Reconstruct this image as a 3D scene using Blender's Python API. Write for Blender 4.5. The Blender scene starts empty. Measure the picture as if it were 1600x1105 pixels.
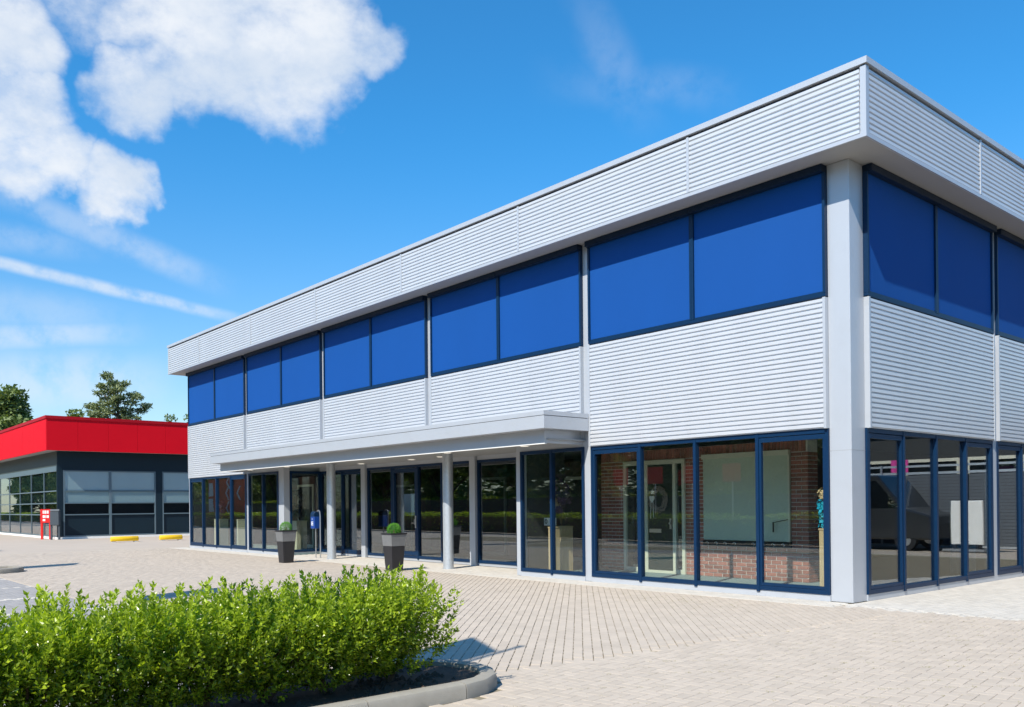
import bpy, bmesh, math, random
import numpy as np
from mathutils import Vector, Matrix
R = math.radians
rnd = random.Random(7)
sc = bpy.context.scene
col = sc.collection

# ------------------------------------------------------------------ camera
CAM = np.array([6.640, -12.477, 1.5455])
PX, PY, FPX = 800.0, 785.36, 1358.09
def cam_axes():
    p, y, r = R(0.139), R(49.392), R(-0.567)
    F = np.array([-math.sin(y)*math.cos(p), math.cos(y)*math.cos(p), math.sin(p)])
    X = np.array([math.cos(y), math.sin(y), 0.0]); U = np.cross(X, F)
    return X*math.cos(r)+U*math.sin(r), -X*math.sin(r)+U*math.cos(r), F
AX, AU, AF = cam_axes()
cd = bpy.data.cameras.new('camera'); cam = bpy.data.objects.new('camera', cd); col.objects.link(cam)
m = Matrix.Identity(4)
for i in range(3):
    m[i][0], m[i][1], m[i][2], m[i][3] = AX[i], AU[i], -AF[i], CAM[i]
cam.matrix_world = m
cd.sensor_width = 36.0; cd.lens = FPX/1600*36; cd.shift_y = (PY-552.5)/1600
cd.clip_start = 0.1; cd.clip_end = 2000
sc.camera = cam
def skydir(u, v):
    d = AF + AX*(u-PX)/FPX + AU*(PY-v)/FPX
    return d/np.linalg.norm(d)

# ------------------------------------------------------------------ sun, sky, exposure
SUN = Vector((-0.226, 0.672, -0.705)).normalized()
ld = bpy.data.lights.new('sun', 'SUN'); ld.energy = 4.9; ld.angle = R(0.53); ld.color = (1.0, 0.93, 0.82)
sun = bpy.data.objects.new('sun', ld); col.objects.link(sun)
sun.rotation_euler = SUN.to_track_quat('-Z', 'Y').to_euler()
sc.view_settings.view_transform = 'Standard'
try: sc.view_settings.look = 'None'
except Exception: pass
sc.view_settings.exposure = 0.45; sc.view_settings.gamma = 1.0
sc.view_settings.use_curve_mapping = False
sc.cycles.max_bounces = 10; sc.cycles.transparent_max_bounces = 24; sc.cycles.use_denoising = True
sc.cycles.caustics_reflective = False; sc.cycles.caustics_refractive = False

class NT:
    """small helper for building node trees"""
    def __init__(s, tree): s.t = tree; s.n = tree.nodes; s.l = tree.links
    def add(s, typ, **kw):
        n = s.n.new(typ)
        for k, v in kw.items():
            if k.startswith('i_'): s.put(n.inputs[k[2:].replace('_', ' ')], v)
            else: setattr(n, k, v)
        return n
    def put(s, sock, v):
        if hasattr(v, 'is_output') or isinstance(v, bpy.types.NodeSocket): s.l.new(v, sock)
        else: sock.default_value = v
    def math(s, op, a, b=0.0, c=None, clamp=False):
        n = s.n.new('ShaderNodeMath'); n.operation = op; n.use_clamp = clamp
        s.put(n.inputs[0], a); s.put(n.inputs[1], b)
        if c is not None: s.put(n.inputs[2], c)
        return n.outputs[0]
    def vmath(s, op, a, b):
        n = s.n.new('ShaderNodeVectorMath'); n.operation = op
        s.put(n.inputs[0], a); s.put(n.inputs[1], b)
        return n.outputs['Value'] if op in ('DOT_PRODUCT', 'LENGTH', 'DISTANCE') else n.outputs[0]
    def smooth(s, v, a, b, lo=0.0, hi=1.0):
        n = s.n.new('ShaderNodeMapRange'); n.interpolation_type = 'SMOOTHSTEP'
        s.put(n.inputs[0], v)
        for i, x in enumerate((a, b, lo, hi)): n.inputs[i+1].default_value = x
        return n.outputs[0]
    def noise(s, vec, scale, detail=4.0, rough=0.55, dist=0.0):
        n = s.n.new('ShaderNodeTexNoise')
        if vec is not None: s.l.new(vec, n.inputs['Vector'])
        n.inputs['Scale'].default_value = scale; n.inputs['Detail'].default_value = detail
        n.inputs['Roughness'].default_value = rough; n.inputs['Distortion'].default_value = dist
        return n.outputs[0]
    def mix(s, f, a, b, mode='MIX'):
        n = s.n.new('ShaderNodeMix'); n.data_type = 'RGBA'; n.blend_type = mode; n.clamp_factor = True
        s.put(n.inputs[0], f); s.put(n.inputs[6], a); s.put(n.inputs[7], b)
        return n.outputs[2]
    def ramp(s, f, stops, interp='LINEAR'):
        n = s.n.new('ShaderNodeValToRGB'); n.color_ramp.interpolation = interp
        e = n.color_ramp.elements
        while len(e) < len(stops): e.new(0.5)
        for x, (p, c) in zip(e, stops):
            x.position = p; x.color = (c[0], c[1], c[2], 1)
        s.put(n.inputs[0], f)
        return n.outputs[0]

world = bpy.data.worlds.new('World'); sc.world = world; world.use_nodes = True
w = NT(world.node_tree); w.n.clear()
sky = w.add('ShaderNodeTexSky', sky_type='NISHITA', sun_disc=False)
sky.sun_elevation = R(44.8); sky.sun_rotation = R(161.4); sky.air_density = 1.0; sky.dust_density = 0.25; sky.ozone_density = 2.2
tc = w.add('ShaderNodeTexCoord')
V = w.vmath('NORMALIZE', tc.outputs['Generated'], (0, 0, 0))
sep = w.add('ShaderNodeSeparateXYZ'); w.l.new(V, sep.inputs[0])
elev = w.smooth(sep.outputs[2], 0.0, 0.42)
gain = w.mix(elev, (1.15, 1.26, 1.34, 1), (0.36, 1.33, 1.84, 1))
gr = w.add('ShaderNodeVectorMath', operation='MULTIPLY'); w.l.new(sky.outputs[0], gr.inputs[0]); w.l.new(gain, gr.inputs[1])
blobs = [(330, 30, 150, 1.0), (455, 75, 130, 1.0), (560, 72, 72, .9), (215, 135, 78, .9), (400, 130, 78, .85), (295, 125, 80, .9), (230, 10, 80, .8),
         (10, 45, 90, .95), (35, 170, 80, 1.0), (85, 252, 68, .95), (172, 296, 58, .95), (15, 262, 62, .9), (100, 10, 40, .55),
         (150, -200, 230, .9), (-330, 120, 240, .9), (-700, 420, 220, .8)]
wn = w.add('ShaderNodeTexNoise'); w.l.new(V, wn.inputs['Vector']); wn.inputs['Scale'].default_value = 13.0; wn.inputs['Detail'].default_value = 5.0; wn.inputs['Roughness'].default_value = 0.5
wv_ = w.vmath('SUBTRACT', wn.outputs['Color'], (0.5, 0.5, 0.5))
VW = w.vmath('NORMALIZE', w.vmath('ADD', V, w.vmath('MULTIPLY', wv_, (0.10, 0.10, 0.10))), (0, 0, 0))
mask = None
for u, v, r, wt in blobs:
    d = skydir(u, v); a = r/FPX*np.dot(d, AF)
    dp = w.vmath('DOT_PRODUCT', VW, tuple(d))
    b = w.smooth(dp, math.cos(a*1.30), math.cos(a*0.45), 0.0, wt)
    mask = b if mask is None else w.math('MAXIMUM', mask, b)
# the rest of the sky carries the same kind of scattered cumulus
flat = w.vmath('MULTIPLY', V, (1.0, 1.0, 1.5))
scat = w.noise(flat, 2.3, 2.0, 0.5)
behind = w.smooth(w.vmath('DOT_PRODUCT', V, tuple(AF)), 0.55, 0.05)
mask = w.math('MAXIMUM', mask, w.math('MULTIPLY', w.smooth(scat, 0.57, 0.72), behind))
n1 = w.noise(flat, 13.0, 10.0, 0.62, 0.0)
n2 = w.noise(flat, 44.0, 7.0, 0.62, 0.0)
nn = w.math('ADD', w.math('MULTIPLY', n1, 0.75), w.math('MULTIPLY', n2, 0.25))
dens = w.math('ADD', w.math('MULTIPLY', mask, 0.95), w.math('MULTIPLY', w.math('SUBTRACT', nn, 0.5), 1.45))
dens = w.smooth(dens, 0.22, 1.10)
dens = w.math('MULTIPLY', dens, w.smooth(mask, 0.04, 0.40))
# contrails and thin cirrus
def trail(u0, v0, u1, v1, width, strength, wob):
    a, b = skydir(u0, v0), skydir(u1, v1)
    n = np.cross(a, b); n /= np.linalg.norm(n)
    t = b-a; L = np.linalg.norm(t); t /= L
    q = w.math('ADD', w.vmath('DOT_PRODUCT', V, tuple(n)), w.math('MULTIPLY', w.math('SUBTRACT', w.noise(V, 9.0, 3.0), 0.5), wob))
    q = w.math('ABSOLUTE', q)
    s_ = w.smooth(q, width/FPX, width*0.15/FPX)
    al = w.vmath('DOT_PRODUCT', V, tuple(t)); a0 = float(np.dot(a, t))
    s_ = w.math('MULTIPLY', s_, w.smooth(al, a0-0.10, a0+0.03))
    s_ = w.math('MULTIPLY', s_, w.smooth(al, a0+L+0.03, a0+L-0.07))
    s_ = w.math('MULTIPLY', s_, w.math('MULTIPLY', w.smooth(w.noise(V, 30.0, 6.0, 0.6), 0.2, 0.65), strength))
    return s_
cir = trail(-150, 376, 380, 500, 12, 0.62, 0.006)
for args in ((60, 325, 345, 440, 28, 0.33, 0.014), (-120, 532, 210, 520, 24, 0.46, 0.012), (-100, 470, 200, 505, 40, 0.22, 0.02),
             (-100, 365, 160, 385, 26, 0.22, 0.02), (-300, 596, 260, 600, 60, 0.44, 0.03), (950, 70, 1010, 190, 42, 0.13, 0.03), (960, 130, 1150, 150, 40, 0.10, 0.03)):
    cir = w.math('MAXIMUM', cir, trail(*args))
shade = w.noise(flat, 8.0, 5.0, 0.55)
ccol = w.mix(w.smooth(shade, 0.35, 0.62), (5.9, 6.7, 7.8, 1), (7.9, 8.2, 8.6, 1))
c1 = w.mix(w.math('MULTIPLY', dens, 0.95), gr.outputs[0], ccol)
c2 = w.mix(cir, c1, (7.6, 8.0, 8.4, 1))
bg = w.add('ShaderNodeBackground'); w.l.new(c2, bg.inputs[0]); bg.inputs[1].default_value = 0.085
wo = w.add('ShaderNodeOutputWorld'); w.l.new(bg.outputs[0], wo.inputs[0])

# ------------------------------------------------------------------ materials
MATS = {}
def mat(name, base, rough=0.5, metal=0.0, var=0.06, vscale=3.0, bump=0.0, bscale=40.0, spec=0.5, island=0.0, objrand=0.0, stretch=None, coat=0.0, dirt=None):
    """procedural paint / stone / cloth: noise variation, fine relief, optional variation per piece"""
    mt = bpy.data.materials.new(name); mt.use_nodes = True
    t = NT(mt.node_tree); b = t.n['Principled BSDF']
    tcn = t.add('ShaderNodeTexCoord'); vec = tcn.outputs['Object']
    if stretch: vec = t.vmath('MULTIPLY', vec, stretch)
    n = t.noise(vec, vscale, 6.0, 0.6)
    c = t.mix(n, tuple(x*(1-var*1.6) for x in base)+(1,), tuple(min(1, x*(1+var*1.6)) for x in base)+(1,))
    if dirt:
        dcol, dscale, amt = dirt
        c = t.mix(t.math('MULTIPLY', t.smooth(t.noise(vec, dscale, 5.0, 0.65), 0.5, 0.75), amt), c, tuple(dcol)+(1,))
    for amt, src in ((island, 'Random Per Island'), (objrand, 'Random')):
        if amt:
            g = t.add('ShaderNodeNewGeometry' if src != 'Random' else 'ShaderNodeObjectInfo')
            k = t.ramp(g.outputs[src], [(0, (1-amt, 1-amt*1.06, 1-amt*1.15)), (0.5, (1, 1, 1)), (1, (1+amt, 1+amt*.92, 1+amt*.85))])
            c = t.mix(1.0, c, k, 'MULTIPLY')
    t.l.new(c, b.inputs['Base Color'])
    b.inputs['Roughness'].default_value = rough; b.inputs['Metallic'].default_value = metal
    b.inputs['Specular IOR Level'].default_value = spec
    if coat: b.inputs['Coat Weight'].default_value = coat
    if bump:
        bn = t.add('ShaderNodeBump'); bn.inputs['Strength'].default_value = bump; bn.inputs['Distance'].default_value = 0.01
        t.l.new(t.noise(vec, bscale, 5.0, 0.65), bn.inputs['Height']); t.l.new(bn.outputs[0], b.inputs['Normal'])
    MATS[name] = mt
    return mt
def leafmat(name, dark, light, trans=0.35, rough=0.35, attr=True, spec=0.35):
    mt = bpy.data.materials.new(name); mt.use_nodes = True
    t = NT(mt.node_tree); b = t.n['Principled BSDF']
    g = t.add('ShaderNodeNewGeometry'); r_ = g.outputs['Random Per Island']
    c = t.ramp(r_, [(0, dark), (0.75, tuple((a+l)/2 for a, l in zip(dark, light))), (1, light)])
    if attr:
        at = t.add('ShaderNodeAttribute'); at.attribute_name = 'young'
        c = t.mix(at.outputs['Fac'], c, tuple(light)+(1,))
    t.l.new(c, b.inputs['Base Color']); b.inputs['Roughness'].default_value = rough; b.inputs['Specular IOR Level'].default_value = spec
    tr = t.add('ShaderNodeBsdfTranslucent')
    t.l.new(t.mix(1.0, c, (1.3, 1.35, 0.5, 1), 'MULTIPLY'), tr.inputs[0])
    mx = t.add('ShaderNodeMixShader'); mx.inputs[0].default_value = trans
    t.l.new(b.outputs[0], mx.inputs[1]); t.l.new(tr.outputs[0], mx.inputs[2])
    t.l.new(mx.outputs[0], t.n['Material Output'].inputs[0])
    MATS[name] = mt
    return mt
def glassmat(name, tint, r0, r1, wav=0.012):
    mt = bpy.data.materials.new(name); mt.use_nodes = True
    t = NT(mt.node_tree); t.n.remove(t.n['Principled BSDF'])
    lw = t.add('ShaderNodeLayerWeight'); lw.inputs[0].default_value = 0.5
    f = t.math('POWER', lw.outputs['Facing'], 3.2)
    f = t.math('MULTIPLY_ADD', f, r1, r0, clamp=True)
    tp = t.add('ShaderNodeBsdfTransparent'); tp.inputs[0].default_value = tuple(tint)+(1,)
    gl = t.add('ShaderNodeBsdfGlossy'); gl.inputs['Roughness'].default_value = 0.0; gl.inputs[0].default_value = (0.95, 0.98, 1, 1)
    bn = t.add('ShaderNodeBump'); bn.inputs['Strength'].default_value = wav; bn.inputs['Distance'].default_value = 0.05
    tcn = t.add('ShaderNodeTexCoord'); t.l.new(t.noise(tcn.outputs['Object'], 0.9, 1.0), bn.inputs['Height']); t.l.new(bn.outputs[0], gl.inputs['Normal'])
    # faint dust and rain spots
    df = t.add('ShaderNodeBsdfDiffuse'); df.inputs[0].default_value = (0.5, 0.5, 0.48, 1)
    mx = t.add('ShaderNodeMixShader'); t.l.new(f, mx.inputs[0]); t.l.new(tp.outputs[0], mx.inputs[1]); t.l.new(gl.outputs[0], mx.inputs[2])
    m2 = t.add('ShaderNodeMixShader')
    sp = t.smooth(t.noise(tcn.outputs['Object'], 26.0, 3.0, 0.7), 0.62, 0.80, 0.001, 0.03)
    t.l.new(sp, m2.inputs[0]); t.l.new(mx.outputs[0], m2.inputs[1]); t.l.new(df.outputs[0], m2.inputs[2])
    t.l.new(m2.outputs[0], t.n['Material Output'].inputs[0])
    MATS[name] = mt
    return mt

SILVER = mat('silver paint', (0.47, 0.50, 0.545), 0.38, 0.25, 0.025, 1.5, dirt=((0.40, 0.41, 0.42), 2.0, 0.25))
CLAD = mat('silver cladding', (0.62, 0.64, 0.675), 0.36, 0.28, 0.04, 0.9, stretch=(1.3, 1.3, 0.10), dirt=((0.42, 0.43, 0.44), 2.2, 0.16))
SOFFIT = mat('soffit grey', (0.36, 0.37, 0.38), 0.55, 0.1, 0.03, 2.0)
NAVY = mat('navy frame', (0.002, 0.022, 0.066), 0.42, 0.0, 0.08, 5.0, spec=0.25, dirt=((0.04, 0.07, 0.11), 30.0, 0.15))
NAVYD = mat('dark navy box', (0.004, 0.015, 0.040), 0.45, spec=0.25)
SCREEN = mat('blue screen cloth', (0.0035, 0.066, 0.28), 0.75, 0.0, 0.05, 0.7, bump=0.25, bscale=700.0, spec=0.2, stretch=(1, 1, 0.35))
GLASS = glassmat('shop glass', (0.92, 0.955, 0.94), 0.080, 0.55)
GLASSD = glassmat('tinted glass', (0.62, 0.68, 0.70), 0.145, 0.62)
CARPET = mat('grey teal carpet', (0.20, 0.27, 0.28), 0.9, 0, 0.12, 60, bump=0.2, bscale=200)
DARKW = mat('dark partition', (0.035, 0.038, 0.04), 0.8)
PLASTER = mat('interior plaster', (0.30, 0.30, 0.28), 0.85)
CREAM = mat('cream paint', (0.66, 0.64, 0.52), 0.45, 0, 0.04, 4)
BLINDG = mat('reflection green blind', (0.11, 0.19, 0.15), 0.7, 0, 0.05, 2)  # blind colour darkened and greened to suggest trees reflected in the panes
BLIND = mat('pale green blind', (0.52, 0.58, 0.48), 0.7, 0, 0.03, 3, bump=0.1, bscale=300)
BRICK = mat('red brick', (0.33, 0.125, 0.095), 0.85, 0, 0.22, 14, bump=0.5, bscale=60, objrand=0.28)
BRICKI = mat('red brick joined', (0.33, 0.125, 0.095), 0.85, 0, 0.22, 14, bump=0.5, bscale=60, island=0.28)
MORTAR = mat('pale mortar', (0.66, 0.62, 0.57), 0.95, 0, 0.12, 25, bump=0.3)
WOOD = mat('raw timber', (0.52, 0.38, 0.22), 0.7, 0, 0.18, 5, bump=0.15, stretch=(8, 8, 0.6))
BLACK = mat('black plastic', (0.012, 0.012, 0.014), 0.45)
WHITE = mat('white paint', (0.80, 0.80, 0.78), 0.5)
GALV = mat('galvanised steel', (0.52, 0.56, 0.60), 0.42, 0.55, 0.14, 26, bump=0.05, stretch=(1, 1, 0.6))
STEEL = mat('brushed steel', (0.62, 0.62, 0.62), 0.3, 0.9)
POTD = mat('charcoal fibreglass', (0.018, 0.018, 0.022), 0.45, 0, 0.15, 8)
POTL = mat('grey zinc band', (0.20, 0.205, 0.21), 0.5, 0.3, 0.12, 10)
SOIL = mat('dark soil', (0.075, 0.052, 0.038), 0.95, 0, 0.4, 9, bump=1.0, bscale=30)
KERB = mat('concrete kerb', (0.30, 0.28, 0.24), 0.9, 0, 0.10, 12, bump=0.4, bscale=120, dirt=((0.2, 0.185, 0.15), 6, 0.5), island=0.05)
JOINT = mat('joint sand', (0.22, 0.185, 0.125), 0.95, 0, 0.3, 20, bump=0.5)
PBASE = (0.475, 0.408, 0.335)
PAVEI = mat('buff paver', PBASE, 0.88, 0, 0.08, 2.2, bump=0.35, bscale=160, island=0.055, dirt=((0.40, 0.345, 0.285), 0.45, 0.45))
PAVEO = mat('buff paver single', PBASE, 0.88, 0, 0.08, 2.2, bump=0.35, bscale=160, objrand=0.055)
PAVEL = mat('pale grey paver', (0.53, 0.495, 0.44), 0.88, 0, 0.08, 2.2, bump=0.35, bscale=160, island=0.06)
PAVEG = mat('blue grey paver', (0.30, 0.29, 0.285), 0.88, 0, 0.08, 2.2, bump=0.35, bscale=160, island=0.08)
GROUND = mat('far paving', (0.44, 0.378, 0.312), 0.9, 0, 0.08, 1.2, bump=0.3, dirt=((0.37, 0.32, 0.27), 0.3, 0.5))
ASPH = mat('asphalt', (0.055, 0.055, 0.058), 0.9, 0, 0.2, 20, bump=0.4, bscale=150)
GRASS = mat('verge grass', (0.06, 0.10, 0.025), 0.9, 0, 0.3, 6, bump=1.0, bscale=40)
RED = mat('red panel paint', (0.62, 0.002, 0.012), 0.6, 0, 0.04, 1.0, spec=0.15)
REDD = mat('red capping paint', (0.36, 0.003, 0.010), 0.5, spec=0.2)
REDB = mat('bright red paint', (0.66, 0.016, 0.014), 0.4)
SLATE = mat('dark slate panel', (0.006, 0.019, 0.030), 0.5, 0, 0.08, 1.5, spec=0.25)
SLATEG = mat('green grey panel', (0.045, 0.06, 0.055), 0.5)
FROST = mat('pale blue blind', (0.42, 0.54, 0.62), 0.6, 0, 0.05, 1.0)
FRAMEG = mat('grey blue frame', (0.10, 0.15, 0.18), 0.4)
YELLOW = mat('yellow paint', (0.80, 0.50, 0.01), 0.5, 0, 0.08, 8)
BLUEB = mat('blue enamel', (0.006, 0.05, 0.26), 0.35, 0, 0.05, 6)
GREYB = mat('grey metal box', (0.055, 0.07, 0.085), 0.5)
TURQ = mat('turquoise petals', (0.01, 0.38, 0.55), 0.6, 0, 0.2, 30)
TANP = mat('tan petals', (0.55, 0.40, 0.22), 0.7, 0, 0.2, 30)
PURPLE = mat('dusky petals', (0.12, 0.07, 0.12), 0.7, 0, 0.2, 30)
LEAF = leafmat('privet leaf', (0.020, 0.080, 0.006), (0.500, 0.620, 0.045), 0.47, 0.28, spec=0.5)
BOX = leafmat('boxwood leaf', (0.05, 0.19, 0.02), (0.17, 0.44, 0.06), 0.35, 0.4)
TREEL = leafmat('broad tree leaf', (0.095, 0.145, 0.045), (0.280, 0.340, 0.115), 0.25, 0.5)
PINEL = leafmat('pine needle', (0.105, 0.145, 0.075), (0.340, 0.370, 0.160), 0.22, 0.55)
STEM = mat('woody stem', (0.13, 0.085, 0.05), 0.85, 0, 0.3, 30)
BARK = mat('tree bark', (0.09, 0.062, 0.045), 0.9, 0, 0.3, 8, bump=0.6)
FLAGC = mat('white flag cloth', (0.72, 0.73, 0.76), 0.8)
VANP = mat('dark grey van paint', (0.03, 0.033, 0.036), 0.3, 0.3, coat=0.4)
FENCE = mat('dark slat paint', (0.10, 0.115, 0.135), 0.6)
RUST = mat('rust mural', (0.42, 0.11, 0.035), 0.7, 0, 0.3, 2)
PALEB = mat('pale blue print', (0.42, 0.58, 0.62), 0.6)
PINK = mat('pink poster', (0.65, 0.05, 0.30), 0.6)
LAMPM = bpy.data.materials.new('lit downlight'); LAMPM.use_nodes = True
_b = LAMPM.node_tree.nodes['Principled BSDF']; _b.inputs['Base Color'].default_value = (.8, .78, .7, 1)
_b.inputs['Emission Color'].default_value = (1, .93, .8, 1); _b.inputs['Emission Strength'].default_value = 0.55

# ------------------------------------------------------------------ mesh building helpers
def link(o, parent=None):
    col.objects.link(o)
    if parent: o.parent = parent
    return o
class MB:
    def __init__(s): s.v = []; s.f = []
    def quad(s, *p):
        n = len(s.v); s.v += [tuple(x) for x in p]; s.f.append(tuple(range(n, n+len(p)))); return s
    def box(s, x0, x1, y0, y1, z0, z1):
        if x0 > x1: x0, x1 = x1, x0
        if y0 > y1: y0, y1 = y1, y0
        if z0 > z1: z0, z1 = z1, z0
        n = len(s.v)
        s.v += [(x0,y0,z0),(x1,y0,z0),(x1,y1,z0),(x0,y1,z0),(x0,y0,z1),(x1,y0,z1),(x1,y1,z1),(x0,y1,z1)]
        s.f += [tuple(n+i for i in q) for q in ((0,3,2,1),(4,5,6,7),(0,1,5,4),(1,2,6,5),(2,3,7,6),(3,0,4,7))]
        return s
    def frustum(s, cx, cy, z0, z1, a0, a1, b0=None, b1=None):
        """tapered box: half widths a0 (bottom), a1 (top)"""
        b0 = a0 if b0 is None else b0; b1 = a1 if b1 is None else b1
        n = len(s.v)
        s.v += [(cx-a0,cy-b0,z0),(cx+a0,cy-b0,z0),(cx+a0,cy+b0,z0),(cx-a0,cy+b0,z0),(cx-a1,cy-b1,z1),(cx+a1,cy-b1,z1),(cx+a1,cy+b1,z1),(cx-a1,cy+b1,z1)]
        s.f += [tuple(n+i for i in q) for q in ((0,3,2,1),(4,5,6,7),(0,1,5,4),(1,2,6,5),(2,3,7,6),(3,0,4,7))]
        return s
    def tube(s, pts, rad, n=8, cap=True):
        pts = [Vector(p) for p in pts]
        if not hasattr(rad, '__len__'): rad = [rad]*len(pts)
        base = len(s.v); prev = None
        for i, p in enumerate(pts):
            d = (pts[min(i+1, len(pts)-1)]-pts[max(i-1, 0)]).normalized()
            if prev is None:
                a = d.orthogonal().normalized()
            else:
                a = (prev-d*prev.dot(d)).normalized()
            prev = a; b = d.cross(a)
            for k in range(n):
                q = p+(a*math.cos(2*math.pi*k/n)+b*math.sin(2*math.pi*k/n))*rad[i]
                s.v.append(tuple(q))
        for i in range(len(pts)-1):
            for k in range(n):
                a_, b_ = base+i*n+k, base+i*n+(k+1) % n
                s.f.append((a_, b_, b_+n, a_+n))
        if cap:
            s.f.append(tuple(base+k for k in reversed(range(n))))
            s.f.append(tuple(base+(len(pts)-1)*n+k for k in range(n)))
        return s
    def prism(s, poly, axis, a0, a1):
        """extrude a closed 2D polygon along an axis (0,1,2)"""
        def P(p, a):
            l = list(p); l.insert(axis, a); return tuple(l)
        n = len(s.v); k = len(poly)
        s.v += [P(p, a0) for p in poly]+[P(p, a1) for p in poly]
        for i in range(k): s.f.append((n+i, n+(i+1) % k, n+k+(i+1) % k, n+k+i))
        s.f.append(tuple(n+i for i in reversed(range(k)))); s.f.append(tuple(n+k+i for i in range(k)))
        return s
    def build(s, name, m, parent=None, smooth=False, origin=(0, 0, 0), bevel=0.0):
        me = bpy.data.meshes.new(name)
        ox, oy, oz = origin
        me.from_pydata([(x-ox, y-oy, z-oz) for x, y, z in s.v], [], s.f); me.materials.append(m)
        bm = bmesh.new(); bm.from_mesh(me); bmesh.ops.recalc_face_normals(bm, faces=bm.faces)
        if bevel: bmesh.ops.bevel(bm, geom=bm.edges[:], offset=bevel, segments=1, affect='EDGES', profile=0.5)
        bm.to_mesh(me); bm.free()
        if smooth:
            me.polygons.foreach_set('use_smooth', [True]*len(me.polygons))
            try: me.set_sharp_from_angle(angle=R(40))
            except Exception: pass
        o = bpy.data.objects.new(name, me); o.location = origin
        return link(o, parent)
def tag(o, label, cat, group=None):
    o['label'] = label; o['category'] = cat
    if group: o['group'] = group
    return o
def thing(name, label, cat, loc=(0, 0, 0), group=None, rz=0.0):
    o = bpy.data.objects.new(name, None); o.location = loc; o.rotation_euler = (0, 0, rz); o.empty_display_size = 0.2
    return tag(link(o), label, cat, group)
def struct(o): o['kind'] = 'structure'; return o
def stuff(o): o['kind'] = 'stuff'; return o
def dup(root, loc, rz=0.0, label=None, scale=None):
    r_ = root.copy(); link(r_); r_.location = loc; r_.rotation_euler = (0, 0, rz)
    if scale: r_.scale = scale
    if label: r_['label'] = label
    for ch in list(root.children):
        c = ch.copy(); link(c, r_)
        for g in list(ch.children):
            d = g.copy(); link(d, c)
    return r_
def bulk(name, V_, F_, m, parent=None, attr=None, smooth=False):
    """V_ (n,3) float, F_ (k,3|4) int numpy arrays to one mesh"""
    me = bpy.data.meshes.new(name); nv, nf, k = len(V_), len(F_), F_.shape[1]
    me.vertices.add(nv); me.vertices.foreach_set('co', np.ascontiguousarray(V_, dtype=np.float32).ravel())
    me.loops.add(nf*k); me.loops.foreach_set('vertex_index', np.ascontiguousarray(F_, dtype=np.int32).ravel())
    me.polygons.add(nf); me.polygons.foreach_set('loop_start', np.arange(0, nf*k, k, dtype=np.int32))
    me.update(calc_edges=True); me.validate(); me.materials.append(m)
    me.polygons.foreach_set('use_smooth', [smooth]*len(me.polygons))
    if attr is not None:
        a = me.attributes.new('young', 'FLOAT', 'POINT'); a.data.foreach_set('value', np.ascontiguousarray(attr, dtype=np.float32))
    o = bpy.data.objects.new(name, me)
    return link(o, parent)

# facade helpers: s runs along the wall, n is the distance in front of the wall plane, z up
def fb(mb, face, s0, s1, n0, n1, z0, z1):
    if face == 'front': return mb.box(s0, s1, -n0, -n1, z0, z1)
    return mb.box(n0, n1, s0, s1, z0, z1)
PITCH = 0.0787
def corr(mb, face, s0, s1, z0, z1, nb, depth=0.024):
    """trapezoidal sheet: crests, steep flanks, narrow grooves"""
    k = max(1, round((z1-z0)/PITCH)); p = (z1-z0)/k
    prof = []
    for i in range(k):
        z = z0+i*p
        prof += [(nb, z), (nb, z+p*0.10), (nb+depth, z+p*0.24), (nb+depth, z+p*0.80), (nb, z+p*0.96)]
    prof.append((nb, z1))
    base = len(mb.v)
    for s in (s0, s1):
        for n, z in prof: mb.v.append((s, -n, z) if face == 'front' else (n, s, z))
    L = len(prof)
    for i in range(L-1): mb.f.append((base+i, base+i+1, base+L+i+1, base+L+i))
    return mb

# ------------------------------------------------------------------ ground
GY0 = -13.0
g = MB()
ZX0, ZX1, ZY0, ZY1 = -27.6, 7.5, -11.5, 12.0
for (x0, x1, y0, y1) in ((-400, ZX0, -11.5, 400), (ZX0, 400, ZY1, 400), (ZX1, 400, -11.5, ZY1), (-400, 400, -17.0, -11.5)):
    g.quad((x0, y0, 0), (x1, y0, 0), (x1, y1, 0), (x0, y1, 0))
struct(g.build('forecourt', GROUND))
struct(MB().quad((-400, -26, 0.0), (400, -26, 0.0), (400, -17, 0.0), (-400, -17, 0.0)).build('road', ASPH))
struct(MB().quad((-400, -400, -0.004), (400, -400, -0.004), (400, -26, -0.004), (-400, -26, -0.004)).build('verge', GRASS))
pav = struct(MB().quad((ZX0, ZY0, -0.009), (ZX1, ZY0, -0.009), (ZX1, ZY1, -0.009), (ZX0, ZY1, -0.009)).build('paving', JOINT))

BL, BW, GAP = 0.205, 0.1025, 0.004
def project(P):
    d = P-CAM; z = d@AF
    return PX+FPX*(d@AX)/z, PY-FPX*(d@AU)/z, z
rng = np.random.default_rng(11)
def in_view(c):
    u, v, z = project(c)
    return (z > 1) & (u > -60) & (u < 1660) & (v < 1150)
def inside_island(c, grow=0.0):
    x, y = c[:, 0], c[:, 1]
    out = np.zeros(len(c), bool)
    for ix in (0.45, -18.0):
        w_ = 0.66+grow
        out |= (np.abs(x-ix) < w_) & (y < -8.25)
        out |= ((x-ix)**2+(y+8.25)**2) < w_*w_
    return out
def stretcher(x0, x1, y0, y1, ang):
    c, s = math.cos(ang), math.sin(ang)
    cx, cy = (x0+x1)/2, (y0+y1)/2; r = math.hypot(x1-x0, y1-y0)/2
    ii = np.arange(-int(r/BL)-2, int(r/BL)+3); jj = np.arange(-int(r/BW)-2, int(r/BW)+3)
    I, J = np.meshgrid(ii, jj, indexing='ij'); I = I.ravel(); J = J.ravel()
    a = (I+0.5*(J % 2))*BL; b = J*BW
    P = np.stack([cx+a*c-b*s, cy+a*s+b*c, np.zeros(len(a))], 1)
    return P, np.full(len(a), ang)
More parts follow.
